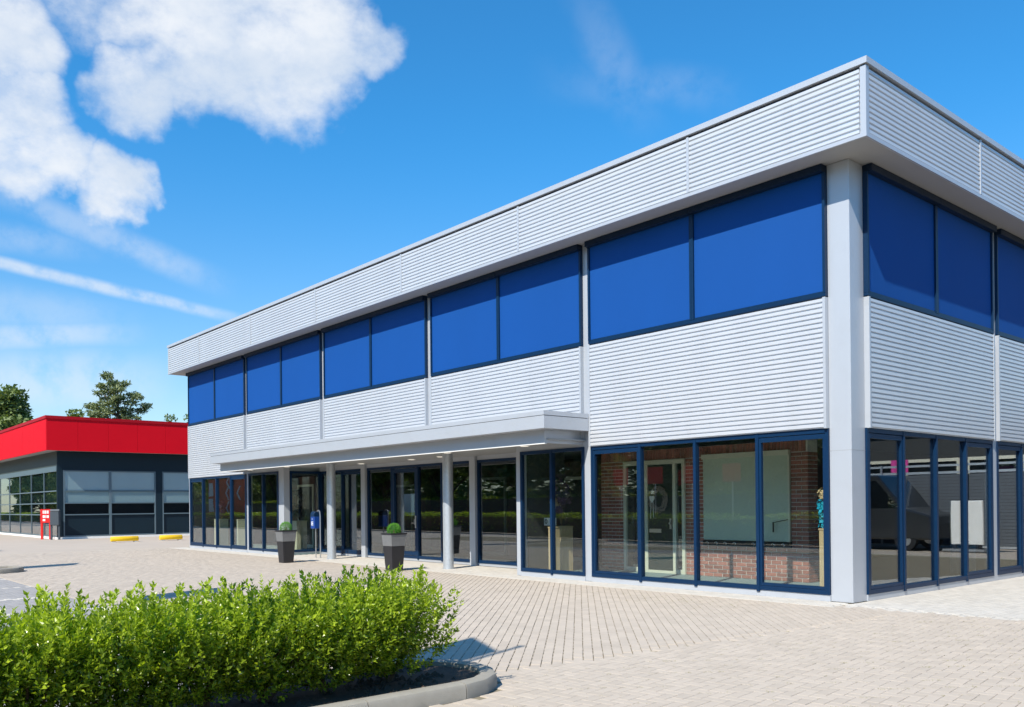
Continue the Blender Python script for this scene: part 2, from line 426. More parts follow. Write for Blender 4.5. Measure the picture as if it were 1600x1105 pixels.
def herring(x0, x1, y0, y1, ang):
    """90 degree herringbone, bricks 2:1"""
    c, s = math.cos(ang), math.sin(ang)
    cx, cy = (x0+x1)/2, (y0+y1)/2; r = math.hypot(x1-x0, y1-y0)/2+1
    n = int(r/BW)+4
    P = []; A = []
    ii, jj = np.meshgrid(np.arange(-n, n), np.arange(-n, n), indexing='ij')
    d = (ii-jj) % 4                                   # cells of size BW: horizontal brick starts at d==0, vertical at d==2 (cell above)
    h = d == 0; v = d == 3
    ah, bh = (ii[h]+1.0)*BW, (jj[h]+0.5)*BW
    av, bv = (ii[v]+0.5)*BW, (jj[v]+1.0)*BW
    a = np.concatenate([ah, av]); b = np.concatenate([bh, bv]); rot = np.concatenate([np.zeros(len(ah)), np.full(len(av), math.pi/2)])
    P = np.stack([cx+a*c-b*s, cy+a*s+b*c, np.zeros(len(a))], 1)
    return P, rot+ang
def brick_verts(gl, gw, ch=.003):
    a, b = (BL-gl)/2, (BW-gw)/2
    return np.array([[sx*(a-c), sy*(b-c), z] for z, c in ((0, ch), (-.004, 0), (-.03, 0)) for sx, sy in ((-1, -1), (1, -1), (1, 1), (-1, 1))])
TEMPL = brick_verts(GAP, GAP, .002)
TEMPLC = brick_verts(.003, .0085, .0012)                    # courses: open sandy head joints
TF = np.array([[0,1,2,3],[0,4,5,1],[1,5,6,2],[2,6,7,3],[3,7,4,0],[4,8,9,5],[5,9,10,6],[6,10,11,7],[7,11,8,4]])
def lay(name, P, A, m, T_=None):
    T_ = TEMPL if T_ is None else T_
    P = P.copy(); P[:, 2] += rng.uniform(-0.0022, 0.0012, len(P))*.45; A = A+rng.normal(0, 0.006, len(A)); P[:, :2] += rng.normal(0, 0.0010, (len(P), 2))
    ca, sa = np.cos(A), np.sin(A)
    n = len(P); Vx = np.repeat(T_[None], n, 0)
    tl = rng.normal(0, 0.0013, (n, 2))
    X = Vx[:, :, 0]; Y = Vx[:, :, 1]; Z = Vx[:, :, 2]+X*tl[:, 0:1]+Y*tl[:, 1:2]
    out = np.stack([P[:, 0:1]+X*ca[:, None]-Y*sa[:, None], P[:, 1:2]+X*sa[:, None]+Y*ca[:, None], P[:, 2:3]+Z], 2).reshape(-1, 3)
    F = (TF[None]+(np.arange(n)*12)[:, None, None]).reshape(-1, 4)
    return stuff(bulk(name, out, F, m, pav))
ISL = (0.45, -18.0)
BORD = lambda y: 0.50+np.maximum(0, (y+7.2))*0.098            # line between courses and herringbone
def zone(P, A, f):
    k = f(P) & in_view(P) & ~inside_island(P, 0.03)
    return P[k], A[k]
RECX0, RECX1 = -19.05, -7.7
def inbuilding(c): return (c[:, 0] < 0.02) & (c[:, 1] > -0.03) & ~((c[:, 0] > RECX0+.1) & (c[:, 0] < RECX1-.1) & (c[:, 1] < 1.22))
isgrey = lambda c: (c[:, 1] < -8.45) & (c[:, 0] < -0.35) & (c[:, 0] > -17.2)
strp = lambda c: isgrey(c) & (np.abs((c[:, 0]+0.35+100*2.5) % 2.5-1.25) > 1.15)
frontband = lambda c: (c[:, 1] > -0.62) & (c[:, 0] < 0.0)
# A: courses laid at an angle in front of the entrance
P, A = stretcher(ZX0, 1.3, -9.5, 0.0, R(135))
P, A = zone(P, A, lambda c: (c[:, 0] > ZX0) & (c[:, 0] < BORD(c[:, 1])+.09) & ~isgrey(c) & ~((c[:, 1] > -0.54) & (c[:, 0] < 0)) & (c[:, 1] < -0.3))
P[:, 2] -= np.where((P[:, 0] > BORD(P[:, 1])-.12) | (P[:, 1] > -.72), .0045, 0)
lay('course_pavers', P, A, PAVEI, TEMPLC)
# sand that fills the long joints flush here and there, so that they read as broken lines
SANDM = mat('pale joint sand', (0.40, 0.345, 0.27), 0.95, 0, 0.15, 20)
ok = P[:, 2] > -.002; Pk, Ak = P[ok], A[ok]; n_ = len(Pk)
L_ = rng.uniform(.02, .065, n_); off = rng.normal(0, .012, n_)
lx = np.stack([BL/2+off-L_, BL/2+off+L_, BL/2+off+L_, BL/2+off-L_], 1); ly = BW/2+np.array([[-.0042, -.0042, .0042, .0042]])+np.zeros((n_, 4))
ca_, sa_ = np.cos(Ak)[:, None], np.sin(Ak)[:, None]
Q = np.stack([Pk[:, 0:1]+lx*ca_-ly*sa_, Pk[:, 1:2]+lx*sa_+ly*ca_, np.full((n_, 4), -.0032)], 2).reshape(-1, 3)
stuff(bulk('joint_filling', Q, np.arange(n_*4).reshape(-1, 4), SANDM, pav))
P, A = stretcher(ZX0, 0.2, -0.62, 1.3, 0.0)
P, A = zone(P, A, lambda c: frontband(c) & (c[:, 0] > ZX0) & ~inbuilding(c) & (c[:, 1] < 1.25))
lay('entrance_pavers', P, A, PAVEL)
P, A = stretcher(-17.5, 0, -11.5, -8.4, 0.0)
gk = isgrey(P) & in_view(P) & ~inside_island(P, .03) & (P[:, 1] > ZY0)
st = strp(P)
lay('parking_pavers', P[gk & ~st], A[gk & ~st], PAVEG); lay('bay_line_pavers', P[gk & st], A[gk & st], PAVEL)
# C: pale pavers beside the side facade
P, A = stretcher(0, 6.5, -0.4, 11.5, R(90))
P, A = zone(P, A, lambda c: (c[:, 0] > 0.06) & (c[:, 1] > -0.46) & (c[:, 1] < 11.9) & (c[:, 0] < 7.4))
P[:, 2] -= np.where(P[:, 1] < -.24, .0045, 0)
lay('side_pavers', P, A, PAVEL)
# B: herringbone court in the right foreground; the 300 largest are objects of their own
P, A = herring(0.4, 7.4, -11.4, -0.3, R(8))
P, A = zone(P, A, lambda c: (c[:, 0] >= BORD(c[:, 1])) & (c[:, 1] < -0.36) & (c[:, 0] < 7.4) & (c[:, 1] > ZY0))
pu, pv, pz = project(P)
vis = (pu > 10) & (pu < 1590) & (pv < 1100)
order = np.argsort(np.where(vis, pz, 1e9))[:300]
single = np.zeros(len(P), bool); single[order] = True
lay('herringbone_pavers', P[~single], A[~single], PAVEI)
pm = bpy.data.meshes.new('paver'); pm.from_pydata([tuple(x) for x in TEMPL], [], [tuple(int(i) for i in f) for f in TF]); pm.materials.append(PAVEO); pm.update()
for i in order:
    o = bpy.data.objects.new('paver', pm); o.location = (P[i, 0], P[i, 1], rng.uniform(-.001, .0005))
    o.rotation_euler = (rng.normal(0, .0013), rng.normal(0, .0013), A[i]+rng.normal(0, .006)); link(o, pav)
# moss and tiny weeds in the joints
def tufts(name, pts, m, h=0.012, n=7):
    V_, F_ = [], []
    for (x, y, s) in pts:
        for k in range(n):
            a = rng.uniform(0, 6.28); r0 = rng.uniform(0, .02)*s; q = len(V_)
            bx_, by_ = x+math.cos(a)*r0*2.2, y+math.sin(a)*r0*2.2
            V_ += [(bx_-.004*s, by_, -.006), (bx_+.004*s, by_, -.006), (bx_+math.cos(a)*.012*s, by_+math.sin(a)*.012*s, h*s*rng.uniform(.4, 1))]
            F_.append((q, q+1, q+2))
    return stuff(bulk(name, np.array(V_), np.array(F_), m))
WEED = mat('joint moss', (0.20, 0.19, 0.06), 0.9, 0, 0.3, 20)
pts = []
for k in range(520):
    i = rng.integers(len(P)); pts.append((P[i, 0]+BL/2*math.cos(A[i]), P[i, 1]+BL/2*math.sin(A[i]), rng.uniform(.35, .9)))
for k in range(160):
    pts.append((rng.normal(-2.3, 1.0), rng.normal(-1.5, .35), rng.uniform(.4, .9)))
tufts('joint_weeds', pts, WEED)

# ------------------------------------------------------------------ office building
ob = thing('office_building', 'long two-storey silver office building with blue sun screens and glazed ground floor', 'building')
ZC, ZT, ZS, ZH = 2.70, 4.72, 6.744, 7.866
XL, YB = -27.16, 22.0
bays = [(-5.46, -.36), (-10.86, -5.66), (-16.26, -11.06), (-21.66, -16.46), (-27.06, -21.86)]
rbays = [(0.42, 5.28), (5.48, 10.55), (10.75, 15.85), (16.05, 21.8)]
# carcass: upper storey, roof, rear walls
MB().box(XL+.04, -.06, 0.07, YB, 2.86, 7.55).build('upper_storey', SOFFIT, ob)
MB().box(XL+.04, -.25, YB-.2, YB, .06, 2.86).build('rear_wall', PLASTER, ob)
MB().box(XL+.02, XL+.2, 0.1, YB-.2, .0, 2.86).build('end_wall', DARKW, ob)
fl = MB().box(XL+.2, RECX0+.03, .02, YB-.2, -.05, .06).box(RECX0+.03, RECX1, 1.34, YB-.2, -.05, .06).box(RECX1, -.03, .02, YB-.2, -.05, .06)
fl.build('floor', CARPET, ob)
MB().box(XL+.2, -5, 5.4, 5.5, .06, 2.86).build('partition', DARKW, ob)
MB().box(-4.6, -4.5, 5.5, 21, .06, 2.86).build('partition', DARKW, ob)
# columns and strips
MB().box(-.36, 0, 0, .42, 0, ZS).build('corner_column', SILVER, ob, bevel=.006)
MB().box(-.362, .002, -.002, .422, 2.325, 2.331).build('joint_line', SOFFIT, ob)
for a, b in zip(bays[:-1], bays[1:]):
    if a[0] in (-10.86, -16.26): MB().box(b[1], a[0], 0, .12, 2.86, ZS).build('wall_column', SILVER, ob)
    else: MB().box(b[1], a[0], 0, .12, 0, ZS).build('wall_column', SILVER, ob)
MB().box(XL-.04, bays[-1][0], 0, .25, 0, ZS).build('wall_column', SILVER, ob)
for a, b in zip(rbays[:-1], rbays[1:]):
    MB().box(-.12, .02, a[1], b[0], 0, ZS).build('wall_column', SILVER, ob)
# cladding with flanged ends, sun screens
def cladding(face, s0, s1, z0, z1):
    mb = MB(); corr(mb, face, s0+.02, s1-.02, z0, z1, .055)
    fb(mb, face, s0+.02, s1-.02, -.05, .05, z0, z1)
    c = mb.build('cladding_panel', CLAD, ob)
    for e in (s0, s1-.045):
        t = MB(); fb(t, face, e, e+.045, -.04, .088, z0-.004, z1+.004); t.build('edge_trim', SILVER, c)
    d = MB(); fb(d, face, s0+.046, s1-.046, -.04, .085, z1+.001, z1+.018); d.build('top_trim', NAVYD, c)
def screens(face, s0, s1, z0, z1):
    mid = (s0+s1)/2; e = .075
    for a, b in ((s0, mid), (mid, s1)):
        m_ = MB(); fb(m_, face, a+.045, b-.045, .035, .042, z0+.075, z1-.11)
        s_ = m_.build('sun_screen', SCREEN, ob)
        q = MB(); fb(q, face, a+.046, b-.046, .025, .060, z0+.048, z0+.078); q.build('bottom_bar', NAVY, s_)
        for c in (a+.0, b-.045):
            r_ = MB(); fb(r_, face, c+.001, c+.044, -.05, .075, z0+.05, z1-.115); r_.build('guide_rail', NAVY, s_)
        h = MB(); fb(h, face, a+.004, b-.004, -.04, .15, z1-.113, z1-.006); h.build('head_box', NAVYD, s_)
    m_ = MB(); fb(m_, face, s0, s1, -.05, .07, z0, z0+.047); m_.build('screen_sill', NAVY, ob)
for i, (a, b) in enumerate(bays):
    cladding('front', a, b, ZC-.02 if i in (0, 4) else 2.86, ZT-.022)
    screens('front', a, b, ZT, ZS)
for a, b in rbays:
    cladding('right', a, b, ZC-.02, ZT-.022); screens('right', a, b, ZT, ZS)
# eaves
OV = .58
MB().box(XL-OV+.02, OV-.02, -OV+.02, .30, ZS+.002, ZS+.05).build('soffit', SOFFIT, ob)
MB().box(-.3, OV-.02, .302, YB, ZS+.002, ZS+.05).build('soffit', SOFFIT, ob)
MB().box(XL-OV+.02, OV-.02, -OV+.02, YB, 7.60, 7.72).build('roof', SOFFIT, ob)
FZ0, FZ1 = ZS+.055, 7.745
fs = [XL-OV+.05, -24.59, -20.17, -15.77, -11.36, -6.96, -2.57, OV-.09]
for a, b in zip(fs[:-1], fs[1:]):
    mb = MB(); corr(mb, 'front', a+.012, b-.012, FZ0, FZ1, OV-.03); fb(mb, 'front', a+.012, b-.012, OV-.08, OV-.033, FZ0, FZ1)
    c = mb.build('fascia_panel', CLAD, ob)
    if b < 0: MB().box(b-.025, b+.025, -OV-.006, -OV+.05, FZ0+.01, FZ1).build('cover_strip', SILVER, c)
rs = [-OV+.09, 3.43, 7.83, 12.23, 16.63, YB]
for a, b in zip(rs[:-1], rs[1:]):
    mb = MB(); corr(mb, 'right', a+.012, b-.012, FZ0, FZ1, OV-.03); fb(mb, 'right', a+.012, b-.012, OV-.08, OV-.033, FZ0, FZ1)
    c = mb.build('fascia_panel', CLAD, ob)
    if b < YB: MB().box(OV-.05, OV+.006, b-.025, b+.025, FZ0+.01, FZ1).build('cover_strip', SILVER, c)
mb = MB().box(XL-OV, XL-OV+.05, -OV, 4, FZ0, FZ1); mb.build('end_fascia', CLAD, ob)
MB().box(OV-.085, OV+.004, -OV-.004, -OV+.085, FZ0-.003, FZ1+.01).build('corner_trim', SILVER, ob)
MB().box(XL-OV-.005, OV+.008, -OV-.008, -OV+.03, ZS-.004, ZS+.052).build('drip_edge', SILVER, ob)
MB().box(OV-.03, OV+.0078, -OV+.031, YB, ZS-.004, ZS+.052).build('drip_edge', SILVER, ob)
MB().box(XL-OV-.03, OV+.03, -OV-.03, -OV+.25, 7.775, ZH).build('coping', SILVER, ob)
MB().box(OV-.25, OV+.0295, -OV+.251, YB, 7.775, ZH-.001).build('coping', SILVER, ob)
MB().box(XL-OV+.03, OV-.06, -OV+.06, -OV+.3, FZ1, 7.775).build('coping_gap', NAVYD, ob)
MB().box(OV-.3, OV-.062, -OV+.301, YB, FZ1, 7.774).build('coping_gap', NAVYD, ob)
# ground-floor glazing
def shop(face, edges, z0, z1, n=0.0, sash=(), glass=GLASS, head=.07, name='shopfront'):
    s0, s1 = edges[0], edges[-1]
    f = MB(); fb(f, face, s0, s1, n-.05, n+.035, z0, z0+.072); fb(f, face, s0, s1, n-.05, n+.035, z1-head, z1)
    fb(f, face, s0, s0+.055, n-.05, n+.034, z0+.072, z1-head); fb(f, face, s1-.055, s1, n-.05, n+.034, z0+.072, z1-head)
    fr = f.build(name, NAVY, ob)
    p = MB(); fb(p, face, s0, s1, n-.10, n+.02, 0.0, z0-.002); p.build('plinth', SILVER, fr)
    for e in edges[1:-1]:
        q = MB(); fb(q, face, e-.029, e+.029, n-.06, n+.042, z0-.03, z1-.01); q.build('mullion', NAVY, fr)
    for i, (a, b) in enumerate(zip(edges[:-1], edges[1:])):
        l = a+(.055 if i == 0 else .029); r_ = b-(.055 if i == len(edges)-2 else .029)
        lo, hi = z0+.072, z1-head
        if i in sash:
            q = MB(); w_ = .05
            fb(q, face, l+.002, r_-.002, n-.03, n+.028, hi-.085, hi-.012); fb(q, face, l+.002, r_-.002, n-.03, n+.028, lo+.004, lo+.05)
            fb(q, face, l+.002, l+.045, n-.03, n+.027, lo+.05, hi-.085); fb(q, face, r_-.045, r_-.002, n-.03, n+.027, lo+.05, hi-.085)
            q.build('sash', NAVY, fr); lo += .05; hi -= .085; l += .045; r_ -= .045
        g_ = MB(); fb(g_, face, l-.005, r_+.005, n-.026, n-.014, lo-.005, hi+.005); g_.build('pane', glass, fr)
    return fr
def even(a, b, n): return [a+(b-a)*i/n for i in range(n+1)]
shop('front', even(*bays[0], 4), .10, 2.68, sash=(0, 3))
shop('front', even(*bays[4], 4), .10, 2.68, sash=(0, 3))
shop('front', [RECX1+.10, -6.62, -5.66], .10, 2.69)
shop('front', [-21.66, -20.55, -19.42], .10, 2.69)
for i, (a, b) in enumerate(rbays): shop('right', even(a, b, 4), .10, 2.68, sash=(0, 3), glass=GLASSD)
# recessed entrance
MB().box(RECX1-.06, RECX1+.10, 0, .16, 0, 2.80).build('pilaster', SILVER, ob)
MB().box(-19.42, RECX0-.0, 0, .20, 0, 2.80).build('pilaster', SILVER, ob)
MB().box(RECX1+.05, RECX1+.12, .162, 1.30, .06, 2.86).build('recess_side', DARKW, ob)
q = MB().box(RECX0-.05, RECX0+.03, .205, .27, .09, 2.69).box(RECX0-.05, RECX0+.03, 1.22, 1.36, .09, 2.69).box(RECX0-.05, RECX0+.03, .27, 1.22, .09, .17).box(RECX0-.05, RECX0+.03, .27, 1.22, 2.61, 2.69)
sg = q.build('side_glazing', NAVY, ob); MB().box(RECX0-.02, RECX0-.008, .26, 1.23, .16, 2.62).build('pane', GLASS, sg)
MB().box(RECX0-.06, RECX0+.02, .205, 1.36, 0, .088).build('plinth', SILVER, sg)
for e in (-16.22, -10.86):
    MB().box(e-.13, e+.10, 1.20, 1.36, 0, 2.80).build('wall_column', SILVER, ob)
shop('front', [RECX0+.04, -17.62, -16.36], .07, 2.69, n=-1.3, sash=(1,), glass=GLASSD, name='entrance_glazing')
eg = shop('front', [-16.10, -14.75, -13.43, -12.30, -11.0], .07, 2.69, n=-1.3, sash=(), glass=GLASSD, name='entrance_glazing')
shop('front', [-10.75, -9.2, RECX1+.05], .07, 2.69, n=-1.3, glass=GLASSD, name='entrance_glazing')
d = MB().box(-14.71, -14.60, 1.262, 1.34, .156, 2.60).box(-13.56, -13.47, 1.262, 1.34, .156, 2.60).box(-14.60, -13.56, 1.262, 1.34, .156, .26).box(-14.60, -13.56, 1.262, 1.34, 2.49, 2.60)
do = d.build('entrance_door', NAVY, ob)
MB().tube([(-13.515, 1.255, 1.02), (-13.515, 1.21, 1.02), (-13.515, 1.21, 1.16), (-13.515, 1.255, 1.16)], .011, 6).tube([(-13.515, 1.20, 1.06), (-13.63, 1.20, 1.06)], .010, 6).box(-13.54, -13.49, 1.246, 1.261, .92, 1.26).build('handle', STEEL, do)
# band above the recessed glass and ceilings
MB().box(RECX0, RECX1-.062, 1.27, 1.38, 2.692, 2.86).build('header_band', SILVER, ob)
MB().box(RECX1+.101, -5.661, -.004, .10, 2.692, 2.86).build('header_band', SILVER, ob)
MB().box(-21.66, -19.421, -.004, .10, 2.692, 2.86).build('header_band', SILVER, ob)
ce = MB().box(-21.70, -5.62, -1.0, -.006, 2.80, 2.83).box(RECX0, RECX1-.0, -.0055, 1.27, 2.80, 2.83)
ce.build('entrance_ceiling', SOFFIT, ob)
# canopy
CX0, CX1, CYF = -21.78, -5.45, -1.30
cn = MB().box(CX0, CX1, CYF, -.095, 2.99, 3.235).build('canopy', SILVER, ob, bevel=.004)
MB().box(CX0-.004, CX1+.004, CYF-.004, -.096, 3.245, 3.33).build('canopy_cap', SILVER, cn)
MB().box(CX0+.03, CX1-.03, CYF+.03, -.10, 3.234, 3.246).build('cap_gap', NAVYD, cn)
lb = MB().box(CX0+.25, CX1-.25, CYF+.25, CYF+.29, 2.735, 2.989).box(CX1-.29, CX1-.25, CYF+.291, -.01, 2.735, 2.989).box(CX0+.25, CX0+.29, CYF+.291, -.01, 2.735, 2.989)
lb.build('lower_band', SILVER, cn)
MB().box(CX0+.24, CX1-.24, CYF+.24, CYF+.30, 2.718, 2.734).build('drip_edge', WHITE, cn)
for (x, y) in ((-7.2, -.25), (-9.95, -.25), (-12.9, .72), (-15.5, .72), (-18.3, -.25), (-21.0, -.25), (-17.0, .6), (-11.4, .6)):
    lp = MB().tube([(x, y, 2.785), (x, y, 2.801)], .115, 20).build('downlight', WHITE, ob, smooth=True)
    MB().tube([(x, y, 2.778), (x, y, 2.786)], .085, 20).build('diffuser', LAMPM, lp, smooth=True)
for x in (-16.22, -10.45):
    y = .12
    c = MB().tube([(x, y, -.01), (x, y, 2.80)], .128, 32, cap=False).build('canopy_post', GALV, ob, smooth=True)
    MB().tube([(x, y, -.01), (x, y, .008)], .15, 32).build('base_ring', GALV, c, smooth=True)
MB().box(XL+.03, XL+.06, .3, YB, 0.0, ZS).build('end_cladding', CLAD, ob)

# ------------------------------------------------------------------ showroom contents
sw = thing('display_wall', 'red brick display wall with cream front door and pale roller blind behind the corner windows', 'display', (-4.5, 1.95, .06))
O = (-4.5, 1.95, .06)
def pt(mb, name, m, parent, **kw):
    return mb.build(name, m, parent, **kw)
def local(mb): mb.v = [(x-O[0], y-O[1], z-O[2]) for x, y, z in mb.v]; return mb
mo = MB().box(-7.06, -6.36, 1.957, 2.28, .06, 2.69).box(-4.66, -4.21, 1.957, 2.28, .06, 2.69).box(-4.21, -2.23, 1.957, 2.28, .06, .69).box(-2.23, -1.89, 1.957, 2.29, .06, 2.69).box(-6.36, -4.66, 1.957, 2.28, 2.47, 2.69).box(-4.21, -2.23, 1.957, 2.28, 2.52, 2.69)
pt(local(mo), 'mortar', MORTAR, sw)
bl = []
def brickwork(x0, x1, z0, z1, pri):
    row = 0; z = z0
    while z+.065 <= z1+.02:
        x = x0-(.111 if row % 2 else 0)
        while x < x1-.02:
            a, b = max(x, x0), min(x+.205, x1)
            if b-a > .03: bl.append((pri, 'f', a, b, z, min(z+.062, z1)))
            x += .222
        z += .0775; row += 1
brickwork(-7.06, -6.36, .07, 2.47, 3); brickwork(-4.66, -4.21, .07, 2.47, 2); brickwork(-4.21, -2.23, .07, .69, 0); brickwork(-2.23, -1.885, .07, 2.47, 1)
z = .07; row = 0
while z < 2.42:
    for a, b in (((1.955, 2.06), (2.071, 2.282)) if row % 2 else ((1.955, 2.166), (2.177, 2.282))): bl.append((1, 'r', a, b, z, z+.062))
    z += .0775; row += 1
x = -7.05
while x < -1.95:
    bl.append((2.5, 's', x, x+.064, 2.475, 2.685)); x += .0755
bl.sort(key=lambda t: t[0])
def bbox(t, mb):
    _, k, a, b, z0, z1 = t
    j = rnd.uniform(-.002, .002)
    if k == 'r': mb.box(-1.95, -1.88+j, a, b, z0, z1)
    else: mb.box(a, b, 1.945+j, 1.99, z0, z1)
proto = {}
for t in bl[:298]:
    _, k, a, b, z0, z1 = t
    key = (k, round(b-a, 3), round(z1-z0, 3))
    dx, dy = (.05, b-a) if k == 'r' else (b-a, .05)
    if key not in proto:
        proto[key] = MB().box(-dx/2, dx/2, -dy/2, dy/2, -(z1-z0)/2, (z1-z0)/2).build('brick', BRICK, sw); o = proto[key]
    else:
        o = proto[key].copy(); link(o, sw)
    j = rnd.uniform(-.002, .002)
    c = ((-1.907+j, (a+b)/2) if k == 'r' else ((a+b)/2, 1.971+j))
    o.location = (c[0]-O[0], c[1]-O[1], (z0+z1)/2-O[2])
rest = MB()
for t in bl[298:]: bbox(t, rest)
stuff(local(rest).build('brickwork', BRICKI, sw))
# door with sidelights
f = MB().box(-6.355, -4.665, 1.90, 2.0, 2.37, 2.465).box(-6.355, -6.28, 1.90, 2.0, .06, 2.37).box(-4.74, -4.665, 1.90, 2.0, .06, 2.37).box(-5.78, -5.66, 1.90, 2.0, .06, 2.37).box(-4.98, -4.90, 1.90, 2.0, .06, 2.37).box(-6.28, -5.78, 1.905, 1.99, .06, .16).box(-4.90, -4.74, 1.905, 1.99, .06, .16).box(-5.66, -4.98, 1.905, 1.99, .06, .12)
df = pt(local(f), 'door_frame', CREAM, sw, bevel=.006)
pt(local(MB().box(-5.655, -4.985, 1.925, 1.97, .125, 2.365)), 'door_leaf', mat('dark green door', (.018, .032, .026), .4), df)
pt(local(MB().box(-5.62, -5.30, 1.915, 1.924, .92, 1.0)), 'letterbox', STEEL, df)
pt(local(MB().box(-5.06, -5.02, 1.905, 1.924, 1.0, 1.22).tube([(-5.04, 1.90, 1.12), (-5.04, 1.87, 1.12)], .02, 8)), 'door_handle', STEEL, df)
for a, b in ((-6.27, -5.79), (-4.89, -4.75)): pt(local(MB().box(a, b, 1.945, 1.955, .16, 2.37)), 'sidelight', GLASSD, df)
bd = pt(local(MB().box(-4.205, -2.27, 1.93, 1.937, .80, 2.42)), 'roller_blind', BLIND, sw)
pt(local(MB().box(-4.209, -2.235, 1.87, 1.955, 2.42, 2.515)), 'blind_cassette', CREAM, bd)
pt(local(MB().box(-2.27, -2.235, 1.90, 1.95, .80, 2.419)), 'side_rail', CREAM, bd)
pt(local(MB().tube([(-2.262, 1.92, 1.22), (-2.50, 1.86, 1.17), (-2.55, 1.85, 1.16)], .007, 6).tube([(-2.55, 1.85, 1.17), (-2.55, 1.85, .98)], .016, 6)), 'crank', BLACK, bd)
sl = pt(local(MB().box(-4.205, -2.22, 1.90, 2.0, .692, .785)), 'window_sill', BLACK, sw)
for k in range(9):
    x = -4.10+k*.215
    if k in (4,): continue
    q = MB().tube([(x+.03*math.cos(a), 1.895, .735+.03*math.sin(a)) for a in [i*.5 for i in range(-2, 7)]], .006, 5)
    pt(local(q), 'hook', STEEL, sl)
# wreath on the door
wr = thing('door_wreath', 'twig wreath with white heart and star hanging on the dark showroom door', 'wreath', (-5.33, 1.90, 1.62))
q = MB()
for k in range(46):
    a0 = rnd.uniform(0, 6.28); p_ = []
    for i in range(7):
        a = a0+i*.35; rr = .21+.055*math.sin(a*3.1+k)+rnd.uniform(-.025, .025)
        p_.append((rr*math.cos(a)*.95, -.03+rnd.uniform(-.03, .02), rr*math.sin(a)*1.1))
    q.tube(p_, .006, 4, cap=False)
q.build('twig_ring', mat('pale twig', (.30, .24, .20), .9), wr)
hp = [(.062*(math.sin(t)**3)*1.1, (.055*math.cos(t)-.021*math.cos(2*t)-.008*math.cos(3*t))*1.3) for t in [i*2*math.pi/24 for i in range(24)]]
MB().prism([(x-.13, z+.02) for x, z in hp], 1, -.09, -.07).build('heart', WHITE, wr)
sp_ = [((.06 if i % 2 == 0 else .026)*math.sin(i*math.pi/5)-.11, (.06 if i % 2 == 0 else .026)*math.cos(i*math.pi/5)+.17) for i in range(10)]
MB().prism(sp_, 1, -.09, -.075).build('star', WHITE, wr)
MB().tube([(-.16, -.08, -.04), (-.17, -.08, -.4)], .006, 5).tube([(-.10, -.08, -.04), (-.09, -.08, -.38)], .006, 5).build('ribbon', WHITE, wr)
# pedestals
def pedestal(x, y, wx, wy, h, label, m=WOOD):
    p = thing('pedestal', label, 'pedestal', (x, y, .06), 'timber display pedestals behind the glass')
    MB().box(-wx/2, wx/2, -wy/2, wy/2, 0, h-.03).build('column', m, p, bevel=.004)
    MB().box(-wx/2-.008, wx/2+.008, -wy/2-.008, wy/2+.008, h-.029, h).build('top_board', m, p, bevel=.003)
    return p
pedestal(-.72, .62, .24, .24, 1.05, 'slim pale timber pedestal beside the corner column')
pedestal(-7.34, .95, .36, .36, 1.0, 'raw timber pedestal behind the glass right of the entrance')
pedestal(-7.05, .45, .05, .30, 1.0, 'narrow timber board pedestal beside the right entrance pilaster')
CR2 = mat('cream board', (.55, .52, .38), .7, 0, .08, 6)
pedestal(-20.0, 1.0, .38, .38, 1.02, 'cream pedestal seen through the side glazing behind the left planter', CR2)
pedestal(-26.3, .9, .40, .40, 1.04, 'wide cream pedestal in the leftmost window bay', CR2)
pedestal(-24.7, 1.0, .16, .3, 1.04, 'thin cream pedestal post in the leftmost window bay', CR2)
def blossoms(mb, c, r, n, size, sq=1.0):
    for k in range(n):
        v = Vector((rnd.gauss(0, 1), rnd.gauss(0, 1), rnd.gauss(0, 1))).normalized()*r*rnd.uniform(.55, 1)
        p = Vector(c)+Vector((v.x, v.y, v.z*sq)); a = rnd.uniform(0, 6.28)
        up = (v.normalized()+Vector((0, 0, .3))).normalized(); t1 = up.orthogonal().normalized(); t2 = up.cross(t1)
        for j in range(5):
            b = a+j*1.257; d1 = t1*math.cos(b)+t2*math.sin(b); d2 = t1*math.cos(b+.5)+t2*math.sin(b+.5); d3 = t1*math.cos(b-.5)+t2*math.sin(b-.5)
            mb.quad(p, p+d2*size*.7+up*size*.15, p+d1*size+up*size*.25, p+d3*size*.7+up*size*.15)
fa = thing('flower_garland', 'turquoise flower garland with tan blossom on the slim pedestal by the corner column', 'flowers', (-.80, .60, 1.12))
q = MB(); [blossoms(q, (-.03+.02*math.sin(i), 0, .03+i*.075), .07, 12, .035) for i in range(6)]; q.build('turquoise_blossoms', TURQ, fa)
q = MB(); blossoms(q, (0, 0, .56), .10, 40, .05); q.build('tan_blossom', TANP, fa)
q = MB(); blossoms(q, (-.10, 0, .50), .06, 10, .05); q.build('dark_leaves', POTD, fa)
q = MB().tube([(0, 0, -.01), (-.02, 0, .3), (0, 0, .55)], .012, 6); q.build('stem', STEM, fa)
fb_ = thing('flower_bouquet', 'tall dusky bouquet of dried flowers on the pedestal right of the entrance', 'flowers', (-7.34, .95, 1.06))
q = MB(); [blossoms(q, (rnd.uniform(-.2, .2), rnd.uniform(-.15, .15), rnd.uniform(.35, 1.15)), .10, 9, .06) for i in range(16)]; q.build('dusky_blossoms', PURPLE, fb_)
q = MB(); [blossoms(q, (rnd.uniform(-.2, .2), -.12, rnd.uniform(.35, .65)), .06, 7, .05) for i in range(5)]; q.build('tan_blossoms', TANP, fb_)
q = MB(); [q.tube([(0, 0, .0), (rnd.uniform(-.1, .1), rnd.uniform(-.1, .1), .4), (rnd.uniform(-.25, .25), rnd.uniform(-.2, .2), rnd.uniform(.6, 1.1))], .005, 4) for i in range(14)]; q.build('stems', STEM, fb_)
